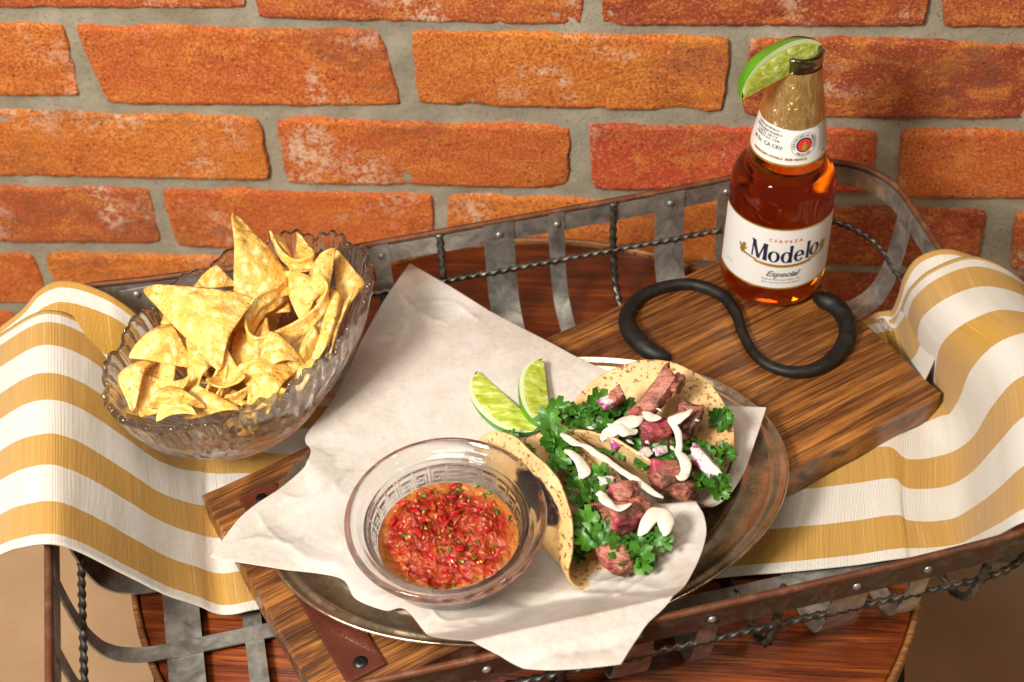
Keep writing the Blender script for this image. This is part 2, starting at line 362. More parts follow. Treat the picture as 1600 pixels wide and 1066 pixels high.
# ------------------------------------------------------------------ brick wall
wall = empty('brick_wall', (0, WALL_Y, -.45))
tag(wall, 'orange red brick wall with thick grey mortar behind the basket and bottle', 'wall')
def mortar_pt(a, b):
    x = -1.0 + 1.9 * a; z = -.45 + .83 * b
    return (x, WALL_Y + .0014 - .0022 * fbm((x, 3, z), 4, 22) - .0008 * fbm((x, 1, z), 3, 120), z)
obj('mortar', grid(300, 130, mortar_pt), MORTAR, wall)
bi = [0]
OY, OR, RD, DR, BR = (.64, .190, .020), (.58, .128, .018), (.60, .075, .024), (.30, .042, .014), (.44, .095, .022)
BCOL = [OY, OR, OR, RD, BR]
def brick(q, nx=54, nz=16, col=None):
    """q: 4 world corners TL,TR,BR,BL on the wall plane"""
    bi[0] += 1; sd = bi[0] * 3.7; tl, tr, br, bl = q
    L = (tr - tl).length; Hh = (tl - bl).length; pr = .0016 + .0012 * R.random(); tilt = R.uniform(-.0012, .0012)
    def fn(s, t):
        e = .0035; ss = s; tt = t
        p = (tl * (1 - s) + tr * s) * (1 - t) + (bl * (1 - s) + br * s) * t
        dx = min(s, 1 - s) * L; dz = min(t, 1 - t) * Hh
        sx = 1 if s > .5 else -1; sz = -1 if t > .5 else 1
        n1 = fbm((p.x, sd, p.z), 4, 55); n2 = fbm((p.x, sd + 9, p.z), 3, 160)
        # ragged outline: nearer the edge the more it wanders; rounded corners
        k = max(0, 1 - dx / .018); kz = max(0, 1 - dz / .018)
        off = .0026 + .0009 * n1 + .0014 * n2 + .0012 * fbm((p.x, sd + 20, p.z), 2, 14)
        p = p + V((sx * k * off, 0, sz * kz * off))
        c = k * kz; p = p - V((sx * c * c * .0022, 0, sz * c * c * .0022))
        d = min(dx, dz); fall = 1 if d > .0016 else (d / .0016)
        fall = sqrt(max(0, 1 - (1 - fall) ** 2))
        chip = max(0, fbm((p.x, sd + 40, p.z), 3, 38) - .34) * .006 * (1 if d < .010 else .2)
        y = WALL_Y + .004 - (pr + .004 + tilt * (s - .5) * 2) * fall + .0003 * n1 + .0005 * n2 + chip
        return V((p.x, y, p.z))
    # edge rows concentrated
    def es(a, w_): 
        lo = .0035 / w_
        return lo * (a / .12) if a < .12 else (1 - lo * ((1 - a) / .12) if a > .88 else lo + (1 - 2 * lo) * (a - .12) / .76)
    g = grid(nx, nz, lambda a, b: fn(es(a, L) if nx > 20 else a, es(b, Hh)))
    o = obj('brick', g, BRICK, wall); o.color = (*(col or R.choice(BCOL)), 1)
PXB = [  # the bricks the photograph shows, as corners on the wall plane
 [(-120, -60), (385, -60), (380, 11), (-120, 6)], [(400, -60), (905, -60), (907, 37), (406, 23)],
 [(942, -60), (1462, -60), (1440, 38), (942, 36)], [(1480, -60), (1990, -60), (1990, 42), (1478, 40)],
 [(-380, 30), (95, 42), (123, 148), (-380, 140)], [(120, 41), (588, 52), (625, 164), (170, 158)],
 [(648, 50), (1139, 60), (1126, 172), (657, 160)], [(1176, 62), (1690, 74), (1690, 184), (1163, 178)],
 [(-60, 172), (403, 186), (420, 277), (-60, 270)], [(433, 188), (889, 200), (880, 290), (452, 284)],
 [(922, 195), (1368, 206), (1358, 298), (930, 291)], [(1413, 205), (1880, 212), (1880, 310), (1404, 304)],
 [(-240, 291), (228, 297), (248, 378), (-240, 374)], [(254, 297), (672, 306), (677, 392), (280, 384)],
 [(703, 307), (1180, 318), (1176, 408), (708, 396)], [(1215, 322), (1540, 330), (1522, 414), (1212, 408)], [(1590, 332), (2050, 340), (2050, 424), (1582, 418)],
 [(-430, 392), (48, 398), (76, 472), (-430, 468)], [(72, 398), (525, 407), (532, 484), (102, 474)], [(556, 409), (985, 420), (985, 496), (560, 486)],
 [(1015, 421), (1420, 430), (1412, 514), (1012, 498)], [(1452, 432), (1900, 440), (1890, 524), (1446, 515)]]
PCOL = [BR, BR, DR, BR, OY, OR, OY, DR, OY, OR, RD, OR, BR, OR, OY, DR, BR, OR, OY, OR, DR, DR]
for c, k in zip(PXB, PCOL): brick([PW(*p) for p in c], col=k)
rows_ = {}
for c in PXB:
    q = [PW(*p) for p in c]; k = round(q[0].z / .0745); rows_.setdefault(k, []).append(q)
for k, qs in rows_.items():      # the same courses run on past the frame
    zt, zb = sum(q[0].z for q in qs) / len(qs), sum(q[3].z for q in qs) / len(qs)
    x = min(min(q[0].x, q[3].x) for q in qs) - .016
    while x > -.95: L = R.uniform(.195, .212); brick([V((x - L, WALL_Y, zt)), V((x, WALL_Y, zt)), V((x, WALL_Y, zb)), V((x - L, WALL_Y, zb))], 28, 9); x -= L + .015
    x = max(max(q[1].x, q[2].x) for q in qs) + .016
    while x < .68: L = R.uniform(.195, .212); brick([V((x, WALL_Y, zt)), V((x + L, WALL_Y, zt)), V((x + L, WALL_Y, zb)), V((x, WALL_Y, zb))], 28, 9); x += L + .015
zt = max(q[0].z for qs in rows_.values() for q in qs) + .016; row = 0
while zt + .06 < .375:
    x = -.97 + (.10 if row % 2 else 0)
    while x < .68: L = R.uniform(.195, .212); brick([V((x, WALL_Y, zt + .06)), V((x + L, WALL_Y, zt + .06)), V((x + L, WALL_Y, zt)), V((x, WALL_Y, zt))], 28, 9); x += L + .015
    zt += .075; row += 1
zr = PW(60, 490).z; row = 0
while zr > -.42:      # courses further down, seen only through gaps
    x = -.95 + (.11 if row % 2 else 0)
    while x < .8:
        L = .205 + R.uniform(-.008, .008); hh = .056 if zr - .056 > -.449 else .03
        brick([V((x, WALL_Y, zr)), V((x + L, WALL_Y, zr)), V((x + L, WALL_Y, zr - hh)), V((x, WALL_Y, zr - hh))], 28, 9)
        x += L + .014
    zr -= .072; row += 1

# ------------------------------------------------------------------ stool under the basket
SC = V((-.057, .56, 0)); SR = .25
stool = empty('stool', (SC.x, SC.y, -.45)); tag(stool, 'round reddish brown wooden stool seat carrying the metal basket', 'stool')
prof = [(0, -.004), (SR - .0055, -.004), (SR - .004, -.006), (SR - .004, -.022), (0, -.022)]
o = obj('seat', lathe(prof, 96, SC), SEAT, stool); 
prof = [(SR - .004, -.022), (SR - .0038, -.003), (SR - .0025, -.001), (SR, -.002), (SR + .0005, -.006), (SR, -.026), (SR - .004, -.03), (SR - .010, -.028), (SR - .010, -.022)]
obj('edge_band', lathe(prof, 96, SC), m_wood('edge_wood', (.16, .06, .02), (.36, .15, .04), (.50, .24, .08), 0, .4), stool)
for a in (-.30, 2.2, 3.5, 4.9):
    d = V((cos(a), sin(a), 0)); p0 = SC + d * (SR - .016) + V((0, 0, -.024)); p1 = SC + d * (SR + .05) + V((0, 0, -.45))
    if p1.y > .83: p1.y = .83
    obj('leg', sweep([p0, p0.lerp(p1, .5), p1], circ(.011, 12)), BLKI, stool)

# ------------------------------------------------------------------ strap basket
BA = radians(17.5); BU = V((cos(BA), sin(BA), 0)); BV = V((-sin(BA), cos(BA), 0))
U0, U1, V0, V1 = -.160, .404, .388, .718; UC, VC = (U0 + U1) / 2, (V0 + V1) / 2; BL, BB = (U1 - U0) / 2, (V1 - V0) / 2
def BW(u, v, z): return BU * u + BV * v + V((0, 0, z))
basket = empty('strap_basket', BU * UC + BV * VC + V((0, 0, .001)), BA)
tag(basket, 'open tray basket of grey metal straps and twisted rods with rusty rim on the stool', 'basket')
HZ = .085
def rimz(u): return HZ + .012 * ((u - UC) / BL) ** 4
def loop(inset, zf, n=14, rr=.062):
    pts = []
    for (sx, sy, a0) in ((1, -1, -pi / 2), (1, 1, 0), (-1, 1, pi / 2), (-1, -1, pi)):
        for k in range(n):
            a = a0 + (pi / 2) * k / (n - 1); ro = rr if sx > 0 else .034; cu = UC + sx * (BL - ro); cv = VC + sy * (BB - ro); r_ = ro - inset
            pts.append((cu + r_ * cos(a), cv + r_ * sin(a)))
    out = []
    for i in range(len(pts)):     # fill the straight runs
        a, b = pts[i], pts[(i + 1) % len(pts)]; L = math.hypot(a[0] - b[0], a[1] - b[1]); k = max(1, int(L / .008))
        for j in range(k): out.append((a[0] + (b[0] - a[0]) * j / k, a[1] + (b[1] - a[1]) * j / k))
    return [BW(u, v, zf(u)) for u, v in out]
obj('rim_band', sweep(loop(.002, lambda u: rimz(u) - .008), rect(.0016, .0145), True), GALV, basket, False)
obj('outer_rim_band', sweep(loop(.0, lambda u: rimz(u) - .008), rect(.0018, .0165), True), m_metal('brown_rim_iron', (.035, .026, .018), (.085, .062, .042), (.16, .125, .09), .5, (.09, .03, .015), .5), basket, False)
obj('rim_wire', sweep(loop(.0008, lambda u: rimz(u) + .0012), circ(.0022, 10), True), RIMM, basket)
obj('twisted_rod', sweep(resample(loop(.006, lambda u: .046), .0012, True), circ(.0026, 8, .0017), True, twist=430), RODM, basket)
PR = [(-.075, .0), (-.045, .0006), (-.026, .004), (-.014, .013), (-.008, .027), (-.005, .045), (-.0035, .062), (-.0028, .083)]
def crosspath(u):
    side = [(BB + a, z) for a, z in PR]
    pts = [(VC - v, z) for v, z in reversed(side)] + [(VC - BB * .3, 0), (VC + BB * .3, 0)] + [(VC + v, z) for v, z in side]
    return catmull([BW(u, v, .003 + z) for v, z in pts], 6)
def longpath(v):
    side = [(BL + a, z + (.008 if z > .08 else 0)) for a, z in PR]
    pts = [(UC - u, z) for u, z in reversed(side)] + [(UC - BL * .3, 0), (UC + BL * .3, 0)] + [(UC + u, z) for u, z in side]
    return catmull([BW(u, v, .0045 + z) for u, z in pts], 6)
kinds = {0: ('wide_strap', .021), 1: ('narrow_strap', .011), 2: ('cross_rod', 0)}
def rivets(pl):
    out = []
    for p, nrm in pl:
        out.append(lathe([(0.0001, .0016), (.0016, .0013), (.0026, .0003), (.0026, -.0002)], 10, (0, 0, 0)))
        q = nrm.to_track_quat('Z', 'Y'); out[-1] = ([p + q @ V(v) for v in out[-1][0]], out[-1][1])
    return join(*out)
for k in range(0, 13):
    u = -.1055 + .0405 * k; kd = k % 3
    if u > U1 - .05 or u < U0 + .02: continue
    nm, wd = kinds[kd]; pth = crosspath(u)
    if kd == 2: obj(nm, sweep(resample(pth, .0013), circ(.0030, 8, .0021), up=BU, twist=400), RODM, basket)
    else:
        st = obj(nm, sweep(pth, rect(.0013, wd), up=BU), GALV, basket, False)
        for s_ in (1, -1):
            subpart('rivet', rivets([(BW(u, VC + s_ * (BB - .0042), rimz(u) - .008), -BV * s_)]), GALV, st, basket)
            subpart('rivet', rivets([(BW(u, VC + s_ * (BB + .0008), rimz(u) - .008), BV * s_)]), GALV, st, basket)
for v, kd in ((.4445, 1), (.4885, 1), (.541, 0), (.594, 1), (.647, 0)):
    nm, wd = kinds[kd]; obj(nm, sweep(longpath(v), rect(wd * (.9 if kd else .85), .0013), up=V((0, 0, 1)).lerp(V((0, 0, 1)), 0)) if False else sweep(longpath(v), rect(.0013, wd * (.9 if kd else .85)), up=BV), GALV, basket, False)

# ------------------------------------------------------------------ striped runner cloth
def interp(cols, x, i):
    return cols
def strap_z(p):
    u, v = p.dot(BU), p.dot(BV); out = 0
    for d in (U1 - u, u - U0, V1 - v, v - V0):
        if .0045 < d < .075:
            for (a0, z0), (a1, z1) in zip(PR, PR[1:]):
                if a0 <= -d <= a1: out = max(out, z0 + (z1 - z0) * (-d - a0) / (a1 - a0) + .0070)
    return out
def cloth_sheet(name, cols, ny, T0, T1, thick, parent, amp=.0016, sag=None, sd=0, nseg=9):
    """each column: (far, near, lift) or (far, row .23, row .50, row .77, near)"""
    rows = [[], [], [], [], []]; TR = (0, .23, .49, .77, 1)
    for c in cols:
        if len(c) == 3:
            a_, b_ = P(*c[0]), P(*c[1]); q = [a_.lerp(b_, t) for t in TR]
        else: q = [P(*x) for x in c]
        for r_, p in zip(rows, q): r_.append(p)
    rows = [catmull(r_, nseg) for r_ in rows]; far, near = rows[0], rows[-1]
    n = len(far); vs = []
    def at_(i, t):
        k = 0
        while k < 3 and t > TR[k + 1]: k += 1
        f_ = (t - TR[k]) / (TR[k + 1] - TR[k]); p1, p2 = rows[k][i], rows[k + 1][i]
        h = TR[k + 1] - TR[k]
        m1 = ((rows[k + 1][i] - rows[k - 1][i]) / (TR[k + 1] - TR[k - 1]) if k > 0 else (p2 - p1) / h) * h
        m2 = ((rows[k + 2][i] - rows[k][i]) / (TR[k + 2] - TR[k]) if k < 3 else (p2 - p1) / h) * h
        return p1 * (2 * f_ ** 3 - 3 * f_ ** 2 + 1) + m1 * (f_ ** 3 - 2 * f_ ** 2 + f_) + p2 * (3 * f_ ** 2 - 2 * f_ ** 3) + m2 * (f_ ** 3 - f_ ** 2)
    L = 0
    for j in range(ny):
        t = j / (ny - 1)
        for i in range(n):
            p = at_(i, t).copy()
            k = fbm((p.x * 1.0, p.y * .35, sd), 3, 14); p.z += amp * k * (1 if p.z > .02 else .35) + .0007 * fbm((i * .11 + sd, t * 1.6, sd), 4, 1.0) + .0011 * max(0, fbm((i * .045, t * .7 + i * .02, 9 + sd), 3, 1.0))
            p.z = max(p.z, .0066, strap_z(p))
            vs.append(p)
    fs = [(j * n + i, j * n + i + 1, (j + 1) * n + i + 1, (j + 1) * n + i) for j in range(ny - 1) for i in range(n - 1)]
    o = obj(name, (vs, fs), CLOTH, parent); me = o.data
    acc = [0]
    for i in range(1, n): acc.append(acc[-1] + (far[i].lerp(near[i], .5) - far[i - 1].lerp(near[i - 1], .5)).length)
    ul = me.uv_layers.new(name='UVMap')
    for lp in me.loops:
        j, i = divmod(lp.vertex_index, n); ul.data[lp.index].uv = (acc[i] / .45, T0 + (T1 - T0) * j / (ny - 1))
    solid(o, thick, 1, 1); return o
runner = empty('striped_cloth', P(700, 760, 0)); runner.location.z = .005
tag(runner, 'folded mustard yellow and white striped linen cloth draped across the basket', 'cloth')
COLS = [  # far (px,py,z), near (px,py,z), mid lift
 ((-150, 640, .020), (-140, 985, .010), 0), ((-75, 575, .062), (-75, 910, .058), 0), ((0, 522, .096), (0, 866, .096), 0),
 ((48, 493, .107), (42, 853, .108), 0), ((88, 486, .108), (88, 851, .108), 0), ((130, 502, .098), (135, 866, .094), 0),
 ((184, 542, .080), (205, 902, .066), 0), ((230, 582, .060), (262, 930, .042), 0), ((268, 600, .040), (312, 947, .024), 0),
 ((300, 600, .026), (345, 960, .013), .001), ((335, 605, .018), (372, 958, .016), 0), ((380, 610, .013), (410, 950, .014), 0),
 ((450, 620, .010), (460, 950, .010), 0),
 ((700, 600, .008), (700, 950, .008), 0), ((1000, 560, .008), (1000, 922, .008), 0), ((1130, 530, .008), (1130, 902, .008), 0),
 ((1250, 515, .008), (1250, 893, .009), 0), ((1320, 508, .009), (1340, 883, .010), 0), ((1362, 502, .012), (1410, 872, .013), 0),
 ((1390, 500, .020), (1425, 590, .009), (1420, 690, .010), (1420, 790, .010), (1430, 870, .012)),
 ((1404, 488, .040), (1450, 590, .020), (1478, 680, .014), (1480, 788, .014), (1494, 863, .018)),
 ((1411, 470, .064), (1444, 556, .046), (1512, 655, .038), (1518, 768, .032), (1524, 852, .036)),
 ((1424, 447, .090), (1452, 516, .084), (1538, 605, .082), (1556, 735, .074), (1560, 836, .074)),
 ((1456, 420, .107), (1492, 484, .108), (1578, 562, .108), (1600, 692, .106), (1604, 815, .103)),
 ((1517, 400, .112), (1550, 466, .113), (1640, 545, .113), (1660, 672, .111), (1664, 800, .109)),
 ((1590, 432, .098), (1630, 490, .100), (1710, 575, .100), (1730, 700, .095), (1740, 820, .092)),
 ((1650, 500, .06), (1700, 560, .06), (1780, 640, .06), (1800, 760, .055), (1810, 880, .05))]
cloth_sheet('top_layer', COLS, 46, 0, 1, .0011, runner)
C2 = [((-40, 540, .080), (-20, 640, .060)), ((30, 487, .098), (45, 590, .085)), ((62, 452, .106), (75, 570, .095)), ((96, 438, .108), (105, 570, .097)), ((140, 447, .106), (150, 580, .086)),
      ((180, 466, .100), (200, 600, .070)), ((215, 492, .088), (235, 630, .045)), ((262, 540, .06), (280, 640, .02))]
cloth_sheet('under_layer', [(a, b, 0) for a, b in C2], 16, 0, .22, .0011, runner, .0006, sd=5)
C3 = [((1330, 515, .0075), (1360, 600, .0075)), ((1362, 499, .010), (1385, 590, .008)), ((1390, 488, .022), (1420, 600, .010)), ((1403, 462, .052), (1440, 600, .03)), ((1412, 432, .078), (1460, 560, .06)),
      ((1432, 404, .094), (1480, 520, .085)), ((1462, 391, .102), (1500, 500, .093)), ((1500, 393, .103), (1550, 500, .094)), ((1560, 415, .09), (1600, 520, .08))]
cloth_sheet('under_layer', [(a, b, 0) for a, b in C3], 16, 0, .24, .0011, runner, .0006, sd=8)

# ------------------------------------------------------------------ serving board
ZB = .036; TB = .0235
bang = radians(35.1); X1 = V((cos(bang), sin(bang), 0)); Y1 = V((-sin(bang), cos(bang), 0))
BR_ = P(1471, 612, ZB); Lb, Wb = .436, .177     # right corner of the top face
def bd(a, b, z): return BR_ - X1 * (Lb - a) + Y1 * b + V((0, 0, z - BR_.z))   # a along, b across (0 = right-front side)
board = empty('serving_board', bd(Lb / 2, Wb / 2, ZB - TB), bang); tag(board, 'thick rustic wooden serving board lying diagonally on the striped cloth', 'board')
def boardmesh():
    nx, ny = 60, 24; top = []; 
    def edge(a, b):
        w1 = .0012 * fbm((a * 20, b * 20, 1), 3)
        return w1
    def ft(s, t, z, sh):
        a = s * Lb; b = t * Wb; p = bd(a, b, z)
        e = min(s * Lb, (1 - s) * Lb, t * Wb, (1 - t) * Wb)
        if s in (0, 1): p += X1 * (.0012 * fbm((b * 40, s * 9, z * 40), 3))
        if t in (0, 1): p += Y1 * (.0012 * fbm((a * 25, t * 9, z * 40), 3))
        p.z += sh * .0005 * fbm((a, b, 0), 3, 14) - sh * (.0011 if e < .001 else 0)
        return p
    import itertools
    xs = [0, .0015 / Lb] + [i / nx for i in range(1, nx)] + [1 - .0015 / Lb, 1]; ys = [0, .0015 / Wb] + [i / ny for i in range(1, ny)] + [1 - .0015 / Wb, 1]
    n, m_ = len(xs), len(ys); vs = [ft(x, y, ZB, 1) for y in ys for x in xs] + [ft(x, y, ZB - TB, 0) for y in ys for x in xs]
    fs = [(j * n + i, j * n + i + 1, (j + 1) * n + i + 1, (j + 1) * n + i) for j in range(m_ - 1) for i in range(n - 1)]
    K = n * m_; fs += [tuple(K + q for q in reversed(g)) for g in fs]
    per = [i for i in range(n)] + [j * n + n - 1 for j in range(1, m_)] + [(m_ - 1) * n + i for i in range(n - 2, -1, -1)] + [j * n for j in range(m_ - 2, 0, -1)]
    for a, b in zip(per, per[1:] + per[:1]): fs.append((a, K + a, K + b, b))
    return vs, fs
BOARDU = m_wood('board_wood', (.060, .017, .005), (.31, .112, .022), (.52, .225, .052), 0, .42, .25)
o = obj('plank', boardmesh(), BOARDU, board)
o.data.polygons.foreach_set('use_smooth', [False] * len(o.data.polygons))
def strapmesh(a0, a1, b0, b1):
    def fn(s, t):
        b = b0 + (b1 - b0) * t; a = a0 + (a1 - a0) * s
        p = bd(a, b, ZB + .0026 + .0006 * fbm((a, b, 2), 3, 30)); return p
    return grid(10, 50, fn)
st = obj('leather_strap', strapmesh(.018, .042, .010, .160), LEATHER, board); solid(st, .0024, -1); bevel(st, .0006)
for b in (.018, .152):
    c = bd(.030, b, ZB + .0028)
    sc_ = subpart('screw', lathe([(.00001, .0008), (.0018, .0010), (.0036, .0006), (.0043, -.0006)], 20, c), SCREW, st, board)
    # phillips slot
def tube_px(pts, rad, z0, nseg=8, sec=12, flat_=1.0):
    path = catmull([P(x, y, z0 + r_ * .75) for x, y, r_ in pts], nseg); rs = catmull([(r_, 0, 0) for _, _, r_ in pts], nseg)
    n = len(path); rr = [q.x for q in rs]
    m_ = sweep(path, circ(1.0, sec), scale=lambda t: rr[round(t * (n - 1))]); return m_
iron = obj('iron_hook', tube_px([(1046, 556, .002), (1036, 557, .0047), (1010, 545, .0062), (985, 518, .0062), (980, 492, .0055), (1000, 465, .0047), (1040, 448, .0043), (1085, 445, .0043),
     (1128, 462, .0042), (1150, 490, .0040), (1160, 520, .0036), (1178, 552, .0034), (1205, 573, .0036), (1245, 582, .0042), (1285, 572, .0048), (1315, 545, .0056), (1325, 512, .0060), (1310, 482, .0062), (1285, 468, .0060), (1272, 467, .002)], 0, ZB + .0005), BLKI)
tag(iron, 'black S shaped forged iron handle curling across the board below the bottle', 'handle')

# ------------------------------------------------------------------ oval platter
PCc = V((-.004, .545, 0))
import numpy as _np
def ell(pts, z):
    q = _np.array([P(x, y, z)[:2] for x, y in pts]); c0 = q.mean(0); s = (q - c0) * 10; x, y = s.T
    a, b, c, d, e = _np.linalg.lstsq(_np.c_[x * x, x * y, y * y, x, y], _np.ones(len(x)), rcond=None)[0]
    Q = _np.array([[a, b / 2], [b / 2, c]]); cen = -_np.linalg.solve(2 * Q, [d, e]); k = 1 + cen @ Q @ cen
    wv, Vv = _np.linalg.eigh(Q / k); ax = 1 / _np.sqrt(wv) / 10; return cen / 10 + c0, ax, math.atan2(Vv[1, 0], Vv[0, 0])
ZP = ZB + .001
pc, pax, prot = ell([(1040, 568), (1100, 590), (1180, 630), (1225, 690), (1235, 740), (1220, 790), (1180, 850), (1120, 900), (1065, 935), (700, 1008), (640, 1003), (560, 985), (500, 955), (450, 915), (430, 893)], ZP + .010)
print('PLATTER', pc, pax, math.degrees(prot))
def platter_fn(th, r, z):
    return r, z
pr_ = []
w_ = [(0, .0010), (.60, .0010), (.74, .0012), (.775, .0022), (.795, .0052), (.81, .0064), (.825, .0062), (.835, .0052), (.86, .0048), (.90, .0060), (.925, .0072), (.935, .0084), (.95, .0086), (.96, .0078), (.972, .0082), (.985, .0104), (.995, .0106), (1.0, .0096), (.995, .0085), (.975, .0070), (.93, .0050), (.86, .0030), (.79, .0008), (.76, 0), (0, 0)]
platter = obj('oval_platter', lathe([(r, z) for r, z in w_], 160, (pc[0], pc[1], ZP), pax[0], pax[1], prot), PLAT)
tag(platter, 'oval tarnished silver platter with ridged rim on the wooden board', 'platter')

# ------------------------------------------------------------------ parchment paper
def edgecurve(pts, n):
    c = catmull([(x, y, z * 1000) for x, y, z in pts], 12); 
    L = [0]
    for a, b in zip(c, c[1:]): L.append(L[-1] + (V((a.x, a.y)) - V((b.x, b.y))).length)
    out = []; k = 0
    for i in range(n):
        t = L[-1] * i / (n - 1)
        while k < len(L) - 2 and L[k + 1] < t: k += 1
        f_ = (t - L[k]) / max(1e-9, L[k + 1] - L[k]); out.append(c[k].lerp(c[k + 1], min(1, f_)))
    return out
ZQ = ZB + .0035
E0 = [(328, 872, .060), (440, 890, .054), (530, 904, .050), (556, 938, .049), (600, 955, .050), (634, 953, .056), (680, 1002, .064), (760, 1034, .080), (860, 1047, .094), (970, 1038, .093)]   # t=0
E1 = [(640, 410, .050), (740, 470, .046), (850, 540, .043), (925, 580, .043), (1010, 612, .043), (1100, 632, .046), (1198, 636, .054)]    # t=1
F0 = [(328, 872, .060), (378, 806, .056), (440, 762, .054), (476, 730, .053), (486, 705, .052), (478, 682, .050), (520, 630, .047), (565, 535, .047), (600, 470, .049), (640, 410, .050)]  # s=0
F1 = [(970, 1038, .093), (1005, 985, .090), (1048, 948, .084), (1085, 890, .074), (1103, 840, .068), (1100, 805, .069), (1088, 783, .068), (1112, 792, .052), (1140, 775, .048), (1162, 740, .049), (1180, 690, .051), (1198, 636, .054)]
NG = 190
e0, e1, f0, f1 = edgecurve(E0, NG), edgecurve(E1, NG), edgecurve(F0, NG), edgecurve(F1, NG)
prx = [r for r, z in w_[:17]]; 
def sm(x): x = max(0, min(1, x)); return x * x * (3 - 2 * x)
def platz(p):
    d = V((p.x - pc[0], p.y - pc[1])); x = (d.x * cos(prot) + d.y * sin(prot)) / pax[0]; y = (-d.x * sin(prot) + d.y * cos(prot)) / pax[1]
    r = math.hypot(x, y)
    v = -p.x * sin(BA) + p.y * cos(BA)
    zr_ = .0915 - (1.1 if v > V0 else .5) * max(0, abs(v - V0 - .002) - .006)
    return max(zr_, ZP + .0014 + .0100 * sm((r - .45) / .42) - .008 * sm((r - 1.03) / .7))
def sm(x): x = max(0, min(1, x)); return x * x * (3 - 2 * x)
CREASES = [(500, 560, 690, 480, .0013), (560, 600, 860, 610, .0012), (600, 690, 700, 520, -.0012), (360, 860, 560, 770, .0014), (420, 800, 560, 880, -.0014), (560, 950, 660, 900, .0016), (700, 960, 900, 1040, .0015), (780, 930, 960, 1000, -.0016), (850, 900, 1060, 930, .0016), (640, 980, 760, 900, .0014), (520, 640, 600, 760, .0016), (880, 960, 1000, 900, .0012), (640, 440, 720, 600, .0011), (700, 560, 860, 560, -.0010)]
def paper_fn(s, t):
    i, j = round(s * (NG - 1)), round(t * (NG - 1))
    a = e0[i] * (1 - t) + e1[i] * t; b = f0[j] * (1 - s) + f1[j] * s
    c = (e0[0] * (1 - s) + e0[-1] * s) * (1 - t) + (e1[0] * (1 - s) + e1[-1] * s) * t
    q = a + b - c
    # z: edge height fading to the flat middle
    wt = [sm(1 - t / .34), sm(1 - (1 - t) / .26), sm(1 - s / .22), sm(1 - (1 - s) / .30)]
    zz = [e0[i].z, e1[i].z, f0[j].z, f1[j].z]; base = ZQ * 1000
    W = sum(wt); z = base
    if W > 0:
        zz_ = sum(w1 * z1 for w1, z1 in zip(wt, zz)) / W; z = base + (zz_ - base) * max(wt)
    edge = min(s, 1 - s, t, 1 - t)
    p = P(q.x, q.y, z / 1000)
    cr = fbm((p.x, p.y, 3), 4, 16); rid = (1 - min(1, abs(fbm((p.x, p.y, 8), 2, 13)))) ** 14 + .7 * (1 - min(1, abs(fbm((p.x, p.y, 18), 2, 21)))) ** 16
    # the two fold creases the photograph shows
    dz = .0011 * cr + .0016 * rid * sm(edge / .05)
    for (ax_, ay_, bx_, by_, hh_) in CREASES:
        L_ = math.hypot(bx_ - ax_, by_ - ay_); u_ = ((q.x - ax_) * (bx_ - ax_) + (q.y - ay_) * (by_ - ay_)) / L_; v_ = ((q.x - ax_) * (by_ - ay_) - (q.y - ay_) * (bx_ - ax_)) / L_
        e_ = sm(u_ / 50) * sm((L_ - u_) / 50); dz += hh_ * e_ * math.exp(-abs(v_ + 5 * fbm((u_ * .01, v_ * .002, hh_), 2)) / 11)
    l1 = abs(((q.x - 480) * .62 - (q.y - 730) * .78)) / 18 if 480 < q.x < 640 else 9
    l2 = abs(((q.y - 925) - (q.x - 780) * .08)) / 9 if q.x > 770 and q.y > 850 else 9
    dz += .0016 * math.exp(-l1 * l1) + .0035 * math.exp(-l2 * l2) * sm((q.x - 770) / 80)
    p.z += dz
    pz = platz(p) + .0009; p.z = p.z if p.z > pz + .002 else pz + .002 * math.exp((p.z - pz - .002) / .004) * .9
    return p
paper = obj('parchment_sheet', grid(NG, NG, paper_fn), PAPER)
tag(paper, 'creased off white parchment paper sheet spread on the oval platter under the food', 'paper'); solid(paper, .0002, 1, 1)

